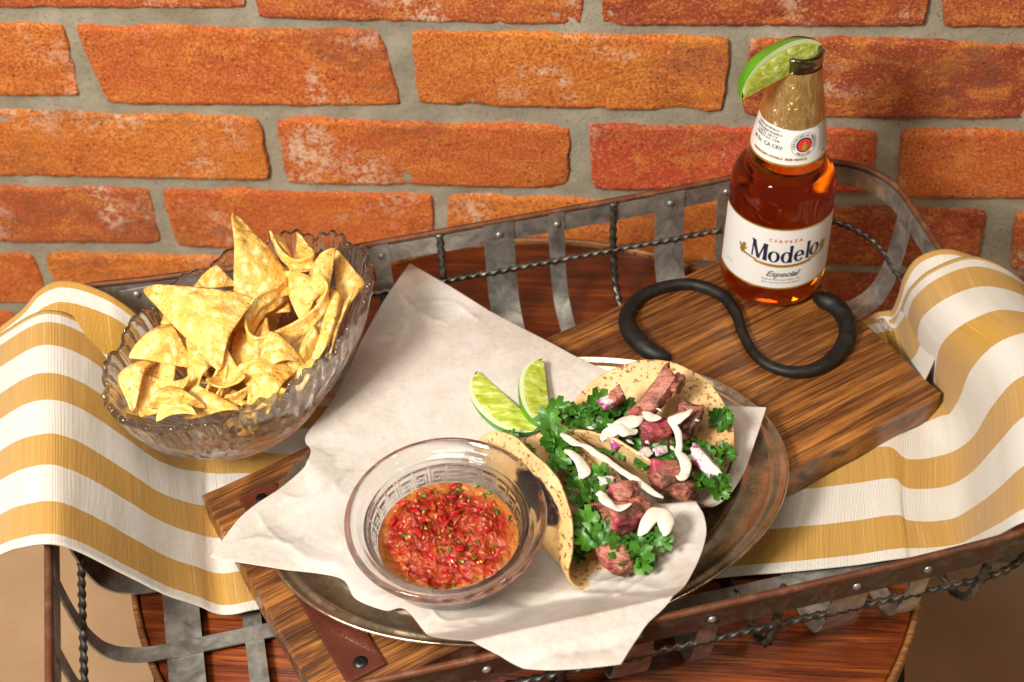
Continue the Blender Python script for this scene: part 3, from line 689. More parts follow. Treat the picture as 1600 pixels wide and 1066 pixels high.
# ------------------------------------------------------------------ cut crystal bowl
ZR = .112
bc, bax, brot = ell([(158, 580), (200, 652), (300, 668), (370, 648), (430, 628), (500, 562), (560, 470), (590, 405), (520, 362), (400, 388), (290, 425), (220, 492)], ZR)
print('BOWL', bc, bax, math.degrees(brot))
ZBB = .034
def crystal():
    Hh = ZR - ZBB; NT = 480
    pf = [(.0, .000), (.30, .000), (.44, .000), (.50, .001), (.53, .004), (.545, .008), (.60, .013), (.68, .020), (.76, .028), (.83, .036), (.885, .045), (.925, .053), (.955, .061), (.975, .068), (.99, .073)]
    pf = [(r, z * Hh / .078) for r, z in pf]; out = catmull([(r, z, 0) for r, z in pf], 4)
    inner = catmull([(.950, .0735, 0), (.932, .068, 0), (.90, .056, 0), (.84, .045, 0), (.76, .034, 0), (.66, .026, 0), (.52, .0195, 0), (.3, .0165, 0), (0.0, .0160, 0)], 5)
    prof = [(p.x, p.y, 1) for p in out] + [(1.004 + .026 * cos(a_) - .026, (.0752 + .0030 * sin(a_)) * Hh / .078, 2) for a_ in [i_ * pi / 9 for i_ in range(10)]] + [(p.x, p.y * Hh / .078, 0) for p in inner]
    vs = []; fs = []
    def fan(th, h):          # cut pattern: fans of long grooves alternating with oval lenses
        k = 6; ph = (th * k / (2 * pi)) % 1.0; x = (ph - .5) * 2; hh = (h - .12) / .62; d = 0
        if 0 < hh < 1:
            env = sin(pi * min(1, max(0, hh))) ** .5
            if abs(x) < .62:
                r0 = math.hypot(x * 1.0, hh + .12); an = math.atan2(x, hh + .12)
                g = abs(((an / .30) % 1.0) - .5) * 2; ln = max(0, 1 - abs(r0 - .62) / .52)
                d -= .0032 * (1 - g) ** .8 * ln ** .5 * env
            else:
                q = (abs(x) - 1.0) / .30; e = q * q + ((hh - .5) / .45) ** 2
                if e < 1: d -= .0034 * (1 - e) ** .5
                g = abs(((hh * 5) % 1) - .5) * 2; d -= .0006 * (1 - g) * (1 if e > 1 else 0)
        if h > .80: d -= .0007 * (1 - abs(sin(th * 42)))
        return d
    for (r, z, kd) in prof:
        for k in range(NT):
            th = 2 * pi * k / NT; h = z / Hh
            big = abs(sin(th * 7 + .2)) ; sc_ = (big ** .7 - .6) * .0072 + .0013 * cos(th * 54)
            wgt = sm((h - .62) / .38); zz = z + sc_ * wgt
            mean = (bax[0] + bax[1]) / 2
            dr = 0
            if kd == 1: dr = fan(th, h)
            wav = 1 + wgt * (.020 * (big - .6) + .006 * cos(th * 56))
            x = (r * bax[0] * wav + dr) * cos(th); y = (r * bax[1] * wav + dr) * sin(th)
            if kd == 0: x, y = r * bax[0] * wav * cos(th) - .001 * cos(th), r * bax[1] * wav * sin(th) - .001 * sin(th)
            vs.append((bc[0] + x * cos(brot) - y * sin(brot), bc[1] + x * sin(brot) + y * cos(brot), ZBB + zz))
    m_ = len(prof)
    for j in range(m_ - 1):
        for k in range(NT): fs.append((j * NT + k, j * NT + (k + 1) % NT, (j + 1) * NT + (k + 1) % NT, (j + 1) * NT + k))
    return vs, fs
cb = obj('crystal_bowl', crystal(), CRYSTAL); tag(cb, 'oval cut crystal bowl with scalloped rim filled with corn chips', 'bowl')

# ------------------------------------------------------------------ tortilla chips
def chip_mesh(c, bulge, curl, sd, n=16, quad=None):
    """c: 3 world corners; bulge (m) along the normal; curl 0..: rolls corner 0 over"""
    a, b, d = [V(q) for q in c]; nr = (b - a).cross(d - a); nr.normalize()
    if nr.dot(CAMP - a) < 0: nr = -nr
    L = ((b - a).length + (d - b).length + (a - d).length) / 3; cen = (a + b + d) / 3
    vs = []; idx = {}; fs = []
    for i in range(n + 1):
        for j in range(n + 1 - i):
            u, v_, w1 = i / n, j / n, 1 - i / n - j / n; p = a * w1 + b * u + d * v_
            # round the corners
            mx = max(u, v_, w1)
            if mx > .88: p = p.lerp(cen, (mx - .88) * .6)
            s1 = 4 * max(u * v_, v_ * w1, u * w1) * .55 + 27 * u * v_ * w1 * .45
            e = 1.7 * bulge * (s1 - .35) + .0035 * (u - v_) * (w1 - .3) * 2 * sin(sd * 1.7) + .0030 * sin((u * cos(sd) + v_ * sin(sd)) * 5 + sd)
            if curl:
                k = max(0, w1 - .35) / .65; p = p + nr * (curl * L * k * k) - (a - (b + d) / 2).normalized() * (abs(curl) * L * .75 * k * k)
            e += .0013 * fbm((p.x + sd, p.y, p.z), 3, 75) + .0036 * fbm((p.x, p.y + sd, p.z), 2, 22)
            idx[i, j] = len(vs); vs.append(p + nr * e)
    for i in range(n):
        for j in range(n - i):
            fs.append((idx[i, j], idx[i + 1, j], idx[i, j + 1]))
            if j < n - i - 1: fs.append((idx[i + 1, j], idx[i + 1, j + 1], idx[i, j + 1]))
    return vs, fs
CHIPS = [  # three corners (px, py, z), bulge, curl, label
 (((366, 334, .150), (372, 480, .118), (466, 452, .112)), .006, 0, 'tallest corn chip standing upright at the back centre of the bowl'),
 (((228, 452, .128), (384, 462, .132), (338, 572, .112)), .007, .0, 'wide pale chip hanging point down over the left of the bowl'),
 (((183, 612, .096), (278, 520, .116), (262, 618, .100)), -.008, .0, 'freckled chip leaning against the left end of the bowl'),
 (((372, 574, .108), (462, 566, .110), (418, 645, .100)), .004, 0, 'heavily speckled chip at the centre front of the bowl'),
 (((236, 634, .106), (262, 600, .112), (318, 634, .104)), .005, 0, 'small pale chip resting on the front left rim'),
 (((522, 390, .138), (476, 428, .124), (508, 486, .112)), .004, 0, 'narrow chip standing at the right with its corner up'),
 (((524, 394, .126), (568, 444, .112), (530, 494, .104)), -.003, 0, 'dark golden chip against the right back wall of the bowl'),
 (((520, 456, .122), (536, 490, .112), (484, 580, .100)), .006, 0, 'long narrow chip sloping down the right inside of the bowl'),
 (((474, 366, .130), (492, 412, .124), (446, 422, .118)), -.006, .25, 'small cupped chip between the tall chip and the right rim'),
 (((338, 416, .126), (302, 448, .114), (366, 446, .116)), .003, 0, 'chip corner peeping out behind the wide pale chip'),
 (((440, 424, .124), (512, 448, .122), (470, 500, .110)), .006, 0, 'chip lying behind the curled chip right of centre'),
 (((286, 516, .110), (342, 548, .112), (304, 622, .096)), .006, 0, 'deep orange chip below the wide pale chip'),
 (((372, 520, .108), (430, 566, .100), (352, 600, .096)), .006, 0, 'orange chip lying deep in the middle of the bowl'),
 (((456, 590, .098), (486, 508, .112), (500, 545, .104)), .005, 0, 'chip leaning on the right front wall of the bowl'),
 (((268, 520, .106), (250, 500, .104), (300, 480, .114)), .004, 0, 'chip tucked below the left end of the wide pale chip'),
 (((420, 366, .136), (440, 372, .134), (466, 424, .118)), .004, .4, 'folded edge chip beside the tall chip'),
 (((190, 640, .090), (232, 652, .090), (246, 600, .100)), -.004, 0, 'freckled chip low at the left front of the bowl'),
 (((430, 628, .094), (486, 590, .094), (420, 596, .098)), .004, 0, 'chip low behind the front right rim'),
 (((345, 626, .100), (395, 600, .104), (366, 640, .094)), .003, 0, 'small broken chip behind the front rim'),
 (((380, 650, .104), (448, 612, .106), (392, 606, .108)), -.006, 0, 'chip standing just inside the middle of the front rim'),
 (((244, 648, .106), (306, 650, .104), (262, 610, .108)), .006, 0, 'cupped chip resting against the front left rim'),
 (((188, 590, .110), (236, 560, .114), (206, 640, .104)), .006, 0, 'curved chip at the far left end of the bowl'),
 (((322, 606, .110), (384, 596, .112), (352, 548, .114)), -.007, .15, 'bent chip between the narrow loop and the speckled chip'),
 (((420, 520, .116), (470, 560, .112), (404, 574, .110)), .007, 0, 'chip slanting below the big curled chip'),
 (((536, 480, .116), (552, 452, .118), (512, 560, .106)), .005, 0, 'slim chip along the right wall of the bowl'),
 (((206, 560, .112), (262, 505, .118), (300, 570, .108)), .007, 0, 'speckled chip above the freckled one at the left end'),
 (((222, 650, .098), (300, 598, .108), (210, 590, .104)), -.006, 0, 'broad chip lying low in the left front of the bowl'),
 (((300, 600, .104), (372, 640, .098), (288, 650, .094)), .005, 0, 'pale chip with a rounded corner under the narrow loop'),
 (((500, 540, .108), (470, 610, .098), (440, 570, .104)), .006, 0, 'chip wedged between the speckled chip and the right front rim'),
 (((300, 640, .092), (400, 636, .090), (340, 596, .098)), .004, 0, 'broad chip lying flat behind the front rim'),
]
GC = 'corn chips in the crystal bowl'
for i, (c, bl, cu, lb) in enumerate(CHIPS):
    mx_, my_, mz_ = [sum(q[k] for q in c) / 3 for k in range(3)]; c = [(mx_ + (q[0] - mx_) * 1.16, my_ + (q[1] - my_) * 1.14, q[2]) for q in c]
    o = obj('tortilla_chip', chip_mesh([P(*q) for q in c], bl, cu, i * 3.1), CHIP); tag(o, lb, 'corn chip', GC); solid(o, .0012, 0, 1)
def rolled_chip(path, wtop, wbot, label, sd):
    """a chip rolled about an axis: sweep a ribbon; path (px,py,z), ribbon leans along given widths"""
    pts = catmull([P(*q) for q in path], 8); n = len(pts); m_ = 10
    def fn(s, t):
        i = round(s * (n - 1)); p = pts[i]; wt, wb = wtop(s), wbot(s)
        q = p + V((0, .2, 1)).normalized() * (wt * t - wb * (1 - t)) + V((.0012 * fbm((p.x, p.y, sd + t), 3, 50), .0015 * fbm((p.x, p.y, sd + 4 + t), 3, 40), 0)); return q
    o = obj('tortilla_chip', grid(n, m_, fn), CHIP); tag(o, label, 'corn chip', GC); solid(o, .0015, 0, 1)
rolled_chip([(470, 418, .114), (440, 455, .120), (402, 480, .120), (386, 520, .112), (402, 548, .108), (450, 530, .108), (492, 500, .114), (512, 462, .124), (500, 435, .128)],
            lambda s: .003 + .007 * sin(pi * min(1, s * 1.0)), lambda s: .004 + .009 * sin(pi * s), 'big curled chip with an open loop right of centre', 1)
rolled_chip([(352, 556, .108), (342, 590, .104), (326, 622, .100), (338, 632, .098), (350, 610, .100), (358, 572, .106)],
            lambda s: .006, lambda s: .006, 'small chip folded into a narrow loop near the front rim', 7)
rolled_chip([(424, 366, .138), (440, 398, .132), (462, 412, .130), (486, 408, .130), (488, 396, .132), (470, 386, .134)],
            lambda s: .003, lambda s: .004 + .004 * s, 'rolled chip with a curled lip behind the tall chip', 11)
n_f = 0      # filler chips further down in the heap
for i in range(38):
    a = R.uniform(0, 2 * pi); rr = sqrt(R.random()) * .66; x, y = rr * bax[0] * cos(a), rr * bax[1] * sin(a)
    hz_ = R.random(); kx = .45 + .5 * hz_; x *= kx; y *= kx; c = V((bc[0] + x * cos(brot) - y * sin(brot), bc[1] + x * sin(brot) + y * cos(brot), ZBB + .030 + .044 * hz_ * (1.2 - rr)))
    q = V((R.gauss(0, .5), R.gauss(0, .5), 1)).to_track_quat('Z', 'Y') @ Matrix.Rotation(R.uniform(0, 6), 4, 'Z').to_quaternion()
    cs = [c + q @ V((cos(k * 2.094) * .021, sin(k * 2.094) * .021, 0)) for k in range(3)]
    o = obj('tortilla_chip', chip_mesh(cs, .005, 0, i * 1.7, 9), CHIP); tag(o, 'corn chip buried low in the heap inside the crystal bowl', 'corn chip', 'corn chips buried low in the crystal bowl'); solid(o, .0014, 0)

# ------------------------------------------------------------------ glass salsa bowl
ZG = ZP + .0035; ZGR = .090; gc = P(696, 803, ZGR); GR = .0585
gcen = (gc.x, gc.y, ZG)
def gprof():
    h = ZGR - ZG
    o_ = [(0, 0), (.020, 0), (.0300, 0), (.0325, .0008), (.0335, .0028), (.0350, .0050), (.0400, .0110), (.0445, .0190), (.0475, .0270), (.0492, h - .0140), (.0500, h - .0115), (.0555, h - .0085), (.0575, h - .0060), (.0585, h - .0030), (.0580, h - .0008), (.0568, h), (.0552, h - .0008), (.0530, h - .0028), (.0520, h - .0046), (.0490, h - .0058), (.0478, h - .0072), (.0462, h - .0080), (.0448, h - .0120), (.0418, .0265), (.0380, .0180), (.0340, .0110), (.028, .0062), (.018, .0050), (0, .0048)]
    return o_
KEY = ["1111111110", "1000000010", "1011111010", "1010001010", "1010111010", "1010000010", "1011111110", "1000000000"]
def keymask(th, f_):
    cx = (th / (2 * pi) * 26 % 1) * 10; cy = (1 - f_) * 8; i, j = int(cx) % 10, min(7, max(0, int(cy)))
    return 1.0 if KEY[j][i] == '1' else 0.0
gp = [(p.x, p.y, 0) for p in catmull([(r, z, 0) for r, z in gprof()], 3)]
h_ = ZGR - ZG; gp2 = []
for p, q in zip(gp, gp[1:]):
    gp2.append(p)
    if abs(p[0] - q[0]) < .003 and p[1] > q[1] and .02 < q[1] < h_ - .009 and p[0] < .05:
        gp2 += [(p[0] + (q[0] - p[0]) * k / 8, p[1] + (q[1] - p[1]) * k / 8, 1) for k in range(1, 8)]
gp2.append(gp[-1]); _vs, _fs = [], []; NGB = 520
for (r, z, _) in gp2:
    inner = z > .0255 and z < h_ - .0105 and r < .0460
    for k in range(NGB):
        th = 2 * pi * k / NGB; rr = r - (.0012 * keymask(th, (z - .0262) / (h_ - .0115 - .0262)) if inner and z > .0262 else 0)
        rr *= .965; _vs.append((gcen[0] + rr * cos(th), gcen[1] + rr * sin(th), gcen[2] + z))
for j in range(len(gp2) - 1):
    for k in range(NGB): _fs.append((j * NGB + k, j * NGB + (k + 1) % NGB, (j + 1) * NGB + (k + 1) % NGB, (j + 1) * NGB + k))
go = obj('glass_salsa_bowl', (_vs, _fs), CLEAR)
tag(go, 'small round clear glass bowl of red salsa with pressed key pattern', 'bowl')
# salsa
ZS = ZG + .0266; RS = .0397
def salsa_mesh():
    nr, na = 90, 260; vs = []; fs = []; 
    for j in range(nr + 1):
        r = RS * (1 - (j / nr) ** 1.15) if j < nr else 0
        for k in range(na):
            th = 2 * pi * k / na; x, y = r * cos(th), r * sin(th); q = r / RS
            lump = max(0, 1 - (q / .93) ** 6)
            z = .0010 * (1 - lump) + lump * (.0045 * (1 - q * q) + .0042 * fbm((x, y, 1), 3, 55) + .0032 * fbm((x, y, 5), 4, 130) - .0022 * (abs(fbm((x, y, 9), 3, 190))))
            vs.append((gc.x + x, gc.y + y, ZS + z))
    nt = len(vs)
    for (r, z) in ((.0370, ZG + .0200), (.0332, ZG + .0125), (.028, ZG + .0072), (.018, ZG + .0060), (.0001, ZG + .0058)):
        for k in range(na): th = 2 * pi * k / na; vs.append((gc.x + r * cos(th), gc.y + r * sin(th), z))
    for j in range(nr):
        for k in range(na): a, b = j * na + k, j * na + (k + 1) % na; fs.append((a, b, b + na, a + na))
    rows = [0] + [nt + i * na for i in range(5)]
    for r0, r1 in zip(rows, rows[1:]):
        for k in range(na): fs.append((r0 + (k + 1) % na, r0 + k, r1 + k, r1 + (k + 1) % na))
    return vs, fs, na
vs_, fs_, na_ = salsa_mesh()
so = obj('salsa', (vs_, fs_), SALSA); tag(so, 'chunky red tomato salsa with herb flecks filling the small glass bowl', 'salsa')
at = so.data.attributes.new('edge', 'FLOAT', 'POINT')
for i, v in enumerate(so.data.vertices):
    q = math.hypot(v.co.x - gc.x, v.co.y - gc.y) / RS; at.data[i].value = sm((q - .80 - .10 * fbm((v.co.x, v.co.y, 2), 3, 40)) / .16) * .85
def salsa_top(x, y):
    q = math.hypot(x, y) / RS; lump = max(0, 1 - (q / .93) ** 6)
    return ZS + .0010 * (1 - lump) + lump * (.0045 * (1 - q * q) + .0042 * fbm((x, y, 1), 3, 55) + .0032 * fbm((x, y, 5), 4, 130) - .0022 * (abs(fbm((x, y, 9), 3, 190))))
def blob(c, r, sd, sq=(1, 1, 1), n=7, rough=.35):
    q = V((R.gauss(0, 1), R.gauss(0, 1), R.gauss(0, 1))).to_track_quat('Z', 'Y'); vs = []; fs = []
    for j in range(n + 1):
        ph = pi * j / n
        for k in range(2 * n):
            th = pi * k / n; d = V((sin(ph) * cos(th) * sq[0], sin(ph) * sin(th) * sq[1], cos(ph) * sq[2]))
            vs.append(V(c) + q @ (d * r * (1 + rough * fbm(d * 1.6 + V((sd, 0, 0)), 2))))
    for j in range(n):
        for k in range(2 * n): a, b = j * 2 * n + k, j * 2 * n + (k + 1) % (2 * n); fs.append((a, b, b + 2 * n, a + 2 * n))
    return vs, fs
def scatter(name, cnt, r0, r1, sq, mat, lim=.94, up=.0, rough=.5):
    ms = []
    for i in range(cnt):
        a = R.uniform(0, 2 * pi); q = sqrt(R.random()) * lim * RS; x, y = q * cos(a), q * sin(a); r = R.uniform(r0, r1)
        ms.append(blob((gc.x + x, gc.y + y, salsa_top(x, y) + up * r), r, i * 2.3, sq, 4, rough))
    o = obj(name, join(*ms), mat); o.parent = so; o['kind'] = 'stuff'
RED = m_simple('tomato_flesh', [(.3, (.34, .006, .008)), (.6, (.48, .014, .012)), (.8, (.50, .07, .02))], 160, .12, .3, 300, .1)
scatter('tomato_bits', 34, .0012, .0036, (1.3, .8, .35), RED)
scatter('pulp_bits', 44, .0012, .0034, (1.4, .7, .35), m_simple('salsa_pulp', [(.3, (.30, .03, .008)), (.6, (.42, .09, .018)), (.8, (.40, .16, .03))], 160, .15, .3, 300, .1))
scatter('herb_flecks', 62, .0006, .0019, (1.3, .7, .25), LEAFD, .99, .5)
scatter('pepper_seeds', 26, .0009, .0013, (1, .8, .4), flat('seed_yellow', (.66, .36, .08), .3), .85, .9, .1)

# ------------------------------------------------------------------ limes
def lime(label, tip0, tip1, out, width, ang0, ang1, zoff=None):
    """wedge between tips; out = world vector from the core towards the middle of the peel"""
    a, b = V(tip0), V(tip1); ax = (b - a); Lh = ax.length / 2; c = (a + b) / 2; ax.normalize(); o_ = V(out); o_ -= ax * o_.dot(ax); o_.normalize(); s_ = ax.cross(o_)
    root = empty('lime_wedge', c); tag(root, label, 'lime')
    def prof(t): return width * max(0, 1 - abs(t) ** 2.3) ** .62     # t -1..1
    def pt(t, r, an): d = o_ * cos(an) + s_ * sin(an); return c + ax * (t * Lh) + d * (prof(t) * r)
    n = 28
    peel = grid(n, 15, lambda s, u: pt(-1 + 2 * s, 1.0, ang0 + (ang1 - ang0) * u))
    pe = obj('peel', peel, PEEL, root); 
    rims = []
    for an, sg in ((ang0, -1), (ang1, 1)):
        rims.append(grid(n, 5, lambda s, u: pt(-1 + 2 * s, 1.0 - .17 * u, an) ))
    ri = obj('pith', join(*rims), PITH, root)
    for an, sg in ((ang0, -1), (ang1, 1)):
        nd = (o_ * -sin(an) + s_ * cos(an)) * sg
        def fc(s, u):
            t = -.93 + 1.86 * s; r = .83 * (1 - u) ; p = pt(t, r, an)
            k = min(1, (1 - u) * 3, u * 9 + .3) * (1 - abs(t) ** 4)
            return p + nd * (.0007 * k * (1 + .6 * fbm((p.x, p.y, p.z), 3, 130)))
        obj('pulp', grid(30, 14, fc), PULP, root)
    return root
zl = ZQ + .002
lime('lime wedge lying on the paper, the left one of the two by the tacos', P(746, 578, zl + .010), P(846, 670, zl + .006), -CX * .75 - V((0, 1, 0)) * .75 - V((0, 0, .45)), .0205, -.35, .62)
lime('lime wedge lying on the paper, the right one tucked against the tacos', P(849, 560, zl + .016), P(862, 672, zl + .008), -CX * 1.0 - V((0, 0, .35)) - V((0, .1, 0)), .0185, -.62, .35)

# ------------------------------------------------------------------ tacos
def leaf_mesh(size):
    """one lobed cilantro leaflet with cupping"""
    vs = [V((0, 0, 0))]; ring = []
    pts = [(0, -.5), (.10, -.30), (.34, -.36), (.52, -.14), (.38, -.02), (.60, .12), (.50, .32), (.30, .22), (.30, .46), (.12, .58), (0, .44), (-.14, .60), (-.32, .44), (-.28, .22), (-.52, .30), (-.58, .08), (-.38, -.04), (-.50, -.18), (-.32, -.36), (-.10, -.28)]
    cup = R.uniform(-.1, .7); tw = R.uniform(-.8, .8)
    def z(x, y): return cup * (x * x) * .9 + cup * .3 * y * y + tw * x * y * .8 + .08 * sin(x * 9) + .06 * sin(y * 8)
    for x, y in pts: ring.append(V((x, y, z(x, y))) * size)
    mid = [V((x * .5, y * .5, z(x * .5, y * .5) - .04)) * size for x, y in pts]
    vs = [V((0, 0, -.04 * size))] + mid + ring; n = len(pts); fs = []
    for k in range(n):
        k1 = (k + 1) % n; fs.append((0, 1 + k, 1 + k1)); fs.append((1 + k, 1 + n + k, 1 + n + k1, 1 + k1))
    return vs, fs
LEAVES = []
for i in range(9):
    v, f = leaf_mesh(.0125); d = bpy.data.meshes.new('cilantro_leaf'); d.from_pydata([tuple(q) for q in v], [], f)
    d.polygons.foreach_set('use_smooth', [True] * len(d.polygons)); d.materials.append(LEAFD if i % 3 == 0 else LEAF); LEAVES.append(d)
def leaf(taco, p, nrm, size=1.0, spin=None):
    o = bpy.data.objects.new('cilantro_leaf', R.choice(LEAVES)); S.collection.objects.link(o); o.parent = taco
    q = V(nrm).to_track_quat('Z', 'Y') @ Matrix.Rotation(R.uniform(0, 6.28) if spin is None else spin, 4, 'Z').to_quaternion()
    mw = Matrix.Translation(p) @ q.to_matrix().to_4x4() @ Matrix.Diagonal((size, size, size, 1))
    pm = Matrix.Translation(taco.location) @ taco.rotation_euler.to_matrix().to_4x4(); o.matrix_local = pm.inverted() @ mw
    o.modifiers.clear(); return o
def sprig(taco, px, py, z, n=5, spread=.006, size=1.0):
    c = P(px, py, z)
    for i in range(n - 1):
        p = c + V((R.gauss(0, spread), R.gauss(0, spread), R.uniform(-.002, .003)))
        leaf(taco, p, V((R.gauss(0, .55), R.gauss(-.35, .5), 1)), size * R.uniform(.55, 1.35))
    a = c + V((R.uniform(-.01, .01), R.uniform(-.01, .01), -.002))
    st = obj('cilantro_stem', sweep(catmull([a, (a + c) / 2 + V((0, 0, .003)), c], 5), circ(.0006, 5)), LEAF, taco)
def chunk(taco, px, py, z, dims, rot, mat, sd, name='meat_chunk'):
    c = P(px, py, z); dims = [q_ * .88 for q_ in dims]; n = 14; vs = []; fs = []; q = Matrix.Rotation(rot[2], 3, 'Z') @ Matrix.Rotation(rot[0], 3, 'X') @ Matrix.Rotation(rot[1], 3, 'Y')
    def sp(a, e): return math.copysign(abs(a) ** e, a)
    for j in range(n + 1):
        ph = -pi / 2 + pi * j / n
        for k in range(2 * n):
            th = pi * k / n; d = V((sp(cos(ph), .35) * sp(cos(th), .4), sp(cos(ph), .35) * sp(sin(th), .4), sp(sin(ph), .4)))
            nz = 1 + .36 * fbm(d * 1.5 + V((sd, sd, 0)), 4) + .10 * abs(fbm((d.x * 2, d.y * 5, sd), 3)) + .05 * fbm(d * 5 + V((sd, 0, 0)), 2)
            vs.append(c + q @ V((d.x * dims[0] / 2 * (1 + .18 * d.y), d.y * dims[1] / 2 * (1 - .15 * d.z), d.z * dims[2] / 2 * (1 + .2 * d.x))) * nz)
    for j in range(n):
        for k in range(2 * n): a, b = j * 2 * n + k, j * 2 * n + (k + 1) % (2 * n); fs.append((a, b, b + 2 * n, a + 2 * n))
    return obj(name, (vs, fs), mat, taco)
def drizzle(taco, pts, name='cream_drizzle'):
    """pts (px,py,z,radius)"""
    path = catmull([P(x, y, z - .001) for x, y, z, r in pts], 7); rs = [max(.0004, q.x * .80) for q in catmull([(r, 0, 0) for *_, r in pts], 7)]; n = len(path)
    vs, fs = sweep([V(p) for p in path], circ(1, 12, .50), scale=lambda t: rs[round(t * (n - 1))])
    vs = [V(v) + V((fbm((v[0], v[1], 1), 2, 90), fbm((v[0], v[1], 4), 2, 90), fbm((v[0], v[1], 8), 2, 90))) * .0017 for v in vs]
    o = obj(name, (vs, fs), CREAM, taco); q = o.modifiers.new('sub', 'SUBSURF'); q.levels = q.render_levels = 1; return o
def tortilla(taco, a, b, off, fl, fr, rb, Rr, leanfix=0, rip=.002, charfn=None, sd=0, flare=0.0):
    """fold line from a to b (world); fl, fr flap angles above the horizontal (left = front side, right = back side)"""
    ax = (b - a); c = (a + b) / 2; ax.normalize(); up = V((0, 0, 1)); sd_ = ax.cross(up); sd_.normalize(); up = sd_.cross(ax); 
    # sd_ points to the front-left of the camera when a is upper-left: make it point to the back (right)
    if sd_.dot(V((1, 1, 0))) < 0: sd_ = -sd_
    def cs(s):
        if s >= 0: an, sg = fr, 1
        else: an, sg = fl, -1
        s = abs(s); arc = rb * an
        if s < arc: t = s / rb; return sg * rb * sin(t), rb * (1 - cos(t))
        k = s - arc; x = sg * (rb * sin(an)), rb * (1 - cos(an)); bend = flare * k * k / Rr
        return x[0] + sg * (cos(an) * k + bend), x[1] + sin(an) * k - bend * .4
    nr, na = 26, 120; vs = [c]; ed = [0.0]; ch = []; vs = []; ed = []
    for j in range(nr + 1):
        r = Rr * j / nr
        for k in range(na):
            th = 2 * pi * k / na; rr = r * (1 + .012 * fbm((cos(th), sin(th), sd), 3, 2.2)); al = math.copysign(abs(cos(th)) ** .85, cos(th)) * rr * .95; s = math.copysign(abs(sin(th)) ** .92, sin(th)) * rr + off
            x, y = cs(s); q = j / nr
            x += rip * q * q * sin(al * 70 + sd) + .0012 * fbm((al, s, sd), 3, 40); 
            p = c + ax * al + sd_ * x + up * (y + .0010 * fbm((al, s, sd + 3), 3, 50) + .005 * (al / Rr) ** 4); vs.append(p); ed.append(sm((q - .62) / .2)); ch.append(charfn(al, s) if charfn else 0)
    fs = []
    for j in range(nr):
        for k in range(na): p, q = j * na + k, j * na + (k + 1) % na; fs.append((p, q, q + na, p + na))
    o = obj('tortilla', (vs, fs), TORT, taco); me = o.data
    for nm, vals in (('edge', ed), ('char', ch)):
        at = me.attributes.new(nm, 'FLOAT', 'POINT'); at.data.foreach_set('value', vals)
    solid(o, .0016, 0, 1)
    def loc(al, s, h=0):   # point on the inner surface, h above
        x, y = cs(s); return c + ax * al + sd_ * x + up * (y + h)
    return loc
# back taco
A2, B2 = P(882, 692, ZQ + .003), P(1080, 788, ZQ + .004)
A2, B2 = A2 + V((.006, .006, 0)), B2 + V((.006, .006, 0))
t2 = empty('taco', (A2 + B2) / 2); tag(t2, 'steak taco at the back right, its tortilla opened wide over the platter', 'taco', 'steak tacos on the paper')
loc2 = tortilla(t2, A2, B2, .009, radians(82), radians(33), .016, .0575, sd=2, rip=.0015, charfn=lambda al, s: 1.0 if (al > .052 and .0 < s < .03) else 0.05)
# front taco
A1, B1 = P(806, 738, ZQ + .003), P(915, 884, ZQ + .003)
t1 = empty('taco', (A1 + B1) / 2); tag(t1, 'steak taco at the front with charred tortilla, beside the salsa bowl', 'taco', 'steak tacos on the paper')
loc1 = tortilla(t1, A1, B1, -.010, radians(114), radians(47), .0190, .0600, sd=6, rip=.0018, charfn=lambda al, s: 1.5 * math.exp(-((al - .010) / .021) ** 2 - ((s + .050) / .0095) ** 2), flare=0.0)
# fillings of the back taco: a bed of leaves, then the pieces the photograph shows
for i in range(46):
    al = R.uniform(-.044, .044); s = R.uniform(-.006, .022); p = loc2(al, s, R.uniform(.004, .012)); leaf(t2, p, V((R.gauss(0, .5), R.gauss(-.3, .5), 1)), R.uniform(.7, 1.1))
for (x, y) in ((882, 640), (902, 648), (925, 638), (950, 640), (972, 634), (935, 672), (958, 686), (980, 698), (1002, 708), (1018, 726), (1036, 724), (992, 684), (1030, 702), (1105, 758), (1118, 745), (1092, 752), (1122, 764), (1126, 706), (1116, 714), (1122, 652), (1062, 692)):
    sprig(t2, x, y, .072, 4, .0036)
ch2 = [(1030, 612, .092, (.032, .013, .010), (0, -.35, .95), MEAT), (1018, 625, .086, (.030, .010, .009), (.2, -.3, .85), MEATP), (1055, 600, .094, (.014, .009, .008), (0, 0, 1.0), MEAT), (1022, 673, .080, (.021, .016, .014), (.3, .2, .4), MEATP), (1075, 655, .084, (.014, .022, .012), (.2, .1, -.3), MEAT), (1062, 662, .080, (.020, .014, .012), (.1, .3, .8), MEATP),
       (1045, 742, .072, (.022, .018, .015), (.3, .3, .2), MEATP), (1065, 752, .068, (.018, .020, .014), (.1, .2, .9), MEAT), (1035, 685, .072, (.022, .014, .012), (0, .3, .2), MEAT), (985, 668, .072, (.02, .014, .012), (.2, 0, 1), MEAT), (962, 620, .086, (.012, .009, .007), (.2, 0, 1), MEAT)]
for i, (x, y, z, d, r, mt) in enumerate(ch2): chunk(t2, x, y, z, d, r, mt, i * 2.7)
for (x, y, z, d, r) in ((1100, 722, .080, (.024, .0085, .0028), (.5, .2, -.9)), (1008, 708, .080, (.009, .007, .003), (.4, .2, .8)), (960, 690, .080, (.006, .010, .004), (.4, .2, .3)), (950, 628, .086, (.012, .008, .005), (.4, .2, .6)), (1032, 704, .078, (.010, .006, .003), (.3, .3, .5))):
    chunk(t2, x, y, z, d, r, ONION, x, 'onion_piece')
drizzle(t2, [(938, 688, .080, .0015), (948, 676, .084, .0045), (964, 668, .087, .0065), (980, 662, .088, .0065), (996, 658, .089, .0045), (1003, 652, .089, .0012)])
